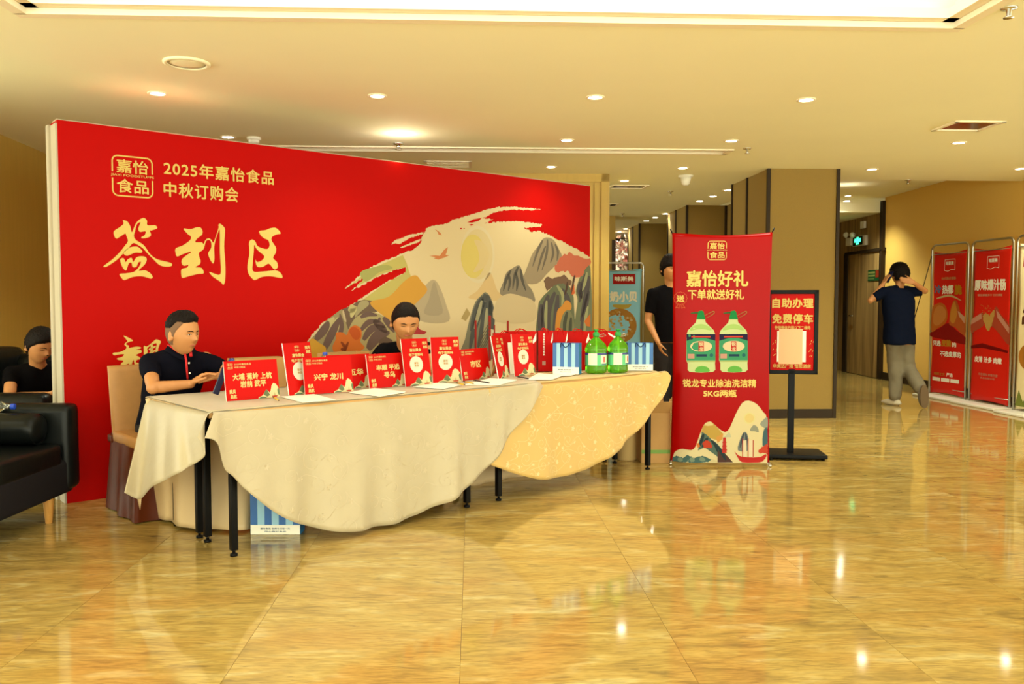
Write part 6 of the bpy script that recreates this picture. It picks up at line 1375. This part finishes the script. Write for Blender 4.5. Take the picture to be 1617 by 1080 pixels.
# ------------------------------------------------------------ SOFA (left foreground) and armchair behind
def softbox(mb, c, size, mt, X=V((1, 0, 0)), bev=.05, puff=.0):
    mb.box(c, size, mt, X=X, bev=min(bev, min(size)*.49))
x1 = -2.60; yN, yF = 3.0, 4.98; AX = G(80, 828); 
t = root('leather_sofa', 'black leather sofa with tapered wooden legs, cut by the left edge of the picture', 'sofa', (-3.05, 4.0, 0))
q = MB(); q.box((-3.02, (yN+yF)/2, .25), (.82, yF-yN, .20), M['charcoal'], bev=.03); q.build('base', t, t)
for k, (a_, b_) in enumerate(((yN+.05, 4.22), (4.235, 4.86))):
    q = MB(); q.box((-2.985, (a_+b_)/2, .385), (.75, b_-a_, .135), M['leather'], bev=.035); q.build('seat_cushion', t, t)
q = MB(); q.box((-3.02, yF-.02, .42), (.86, .14, .51), M['leather'], bev=.05); q.build('arm', t, t)
q = MB(); q.box((-3.02, yN-.02, .42), (.86, .14, .51), M['leather'], bev=.05); q.build('arm', t, t)
q = MB(); q.box((-3.42, (yN+yF)/2, .52), (.16, yF-yN, .60), M['leather'], bev=.05); q.build('backrest', t, t)
for x_, y_ in ((-2.67, 4.80), (-2.67, 3.2+.97), (-3.36, 4.8), (-3.36, 3.2), (-2.67, 3.1)):
    q = MB(); q.lathe((x_, y_, 0), [(.017, 0), (.019, .002), (.031, .155), (.031, .17)], M['lightwood'], 16); q.build('leg', t, t)
t = root('bolster_cushion', 'black leather bolster cushion lying against the sofa arm', 'cushion', (-3.05, 4.80, .45))
q = MB(); q.lathe((-3.33, 4.795, .548), [(.001, 0), (.07, .002), (.088, .02), (.09, .06), (.09, .57), (.088, .61), (.07, .63), (.001, .632)], M['leather'], 28, X=V((0, 1, 0)), Y=Z, Zz=V((1, 0, 0))); q.build('bolster_body', t, t)
q = MB()
for x_ in (-3.31, -2.72): q.tube([V((x_, 4.80+.087*math.cos(a_), .545+.087*math.sin(a_))) for a_ in [2*PI*k/24 for k in range(25)]], .005, M['leather'], 6)
o = q.build('piping', t, t); o['kind'] = 'stuff'
b_ = DY(40, 656, 4.86); water_bottle('water_bottle', 'clear water bottle with a blue cap lying on the black sofa', V((-3.10, 4.815, .673)), V((1, .02, 0)).normalized(), Z, L=.24, r=.033)

t = root('armchair', 'black tufted leather armchair at the left edge, holding the seated man', 'armchair', (-3.5, 6.1, 0))
q = MB(); q.box((-3.52, 6.12, .26), (.82, .86, .26), M['leather'], bev=.05); q.build('base', t, t)
q = MB(); q.box((-3.46, 6.12, .41), (.68, .62, .10), M['leather'], bev=.04); q.build('seat_cushion', t, t)
q = MB(); q.box((-3.50, 5.66, .46), (.80, .20, .40), M['leather'], bev=.07); q.build('arm', t, t)
q = MB(); q.box((-3.50, 6.62, .46), (.80, .20, .40), M['leather'], bev=.07); q.build('arm', t, t)
q = MB(); q.box((-3.93, 6.12, .60), (.24, 1.0, .66), M['leather'], bev=.09); q.build('backrest', t, t)
for k in range(4):
    q = MB(); c = V((-3.80+.23*k, 6.60, .66)); q.box(c, (.26, .26, .42), M['leather'], X=V((1, .0, 0)), bev=.10); q.build('tufted_pad', t, t)
for x_, y_ in ((-3.85, 5.75), (-3.2, 5.75), (-3.85, 6.5), (-3.2, 6.5)): q = MB(); q.lathe((x_, y_, 0), [(.02, 0), (.03, .14)], M['lightwood'], 12); q.build('leg', t, t)
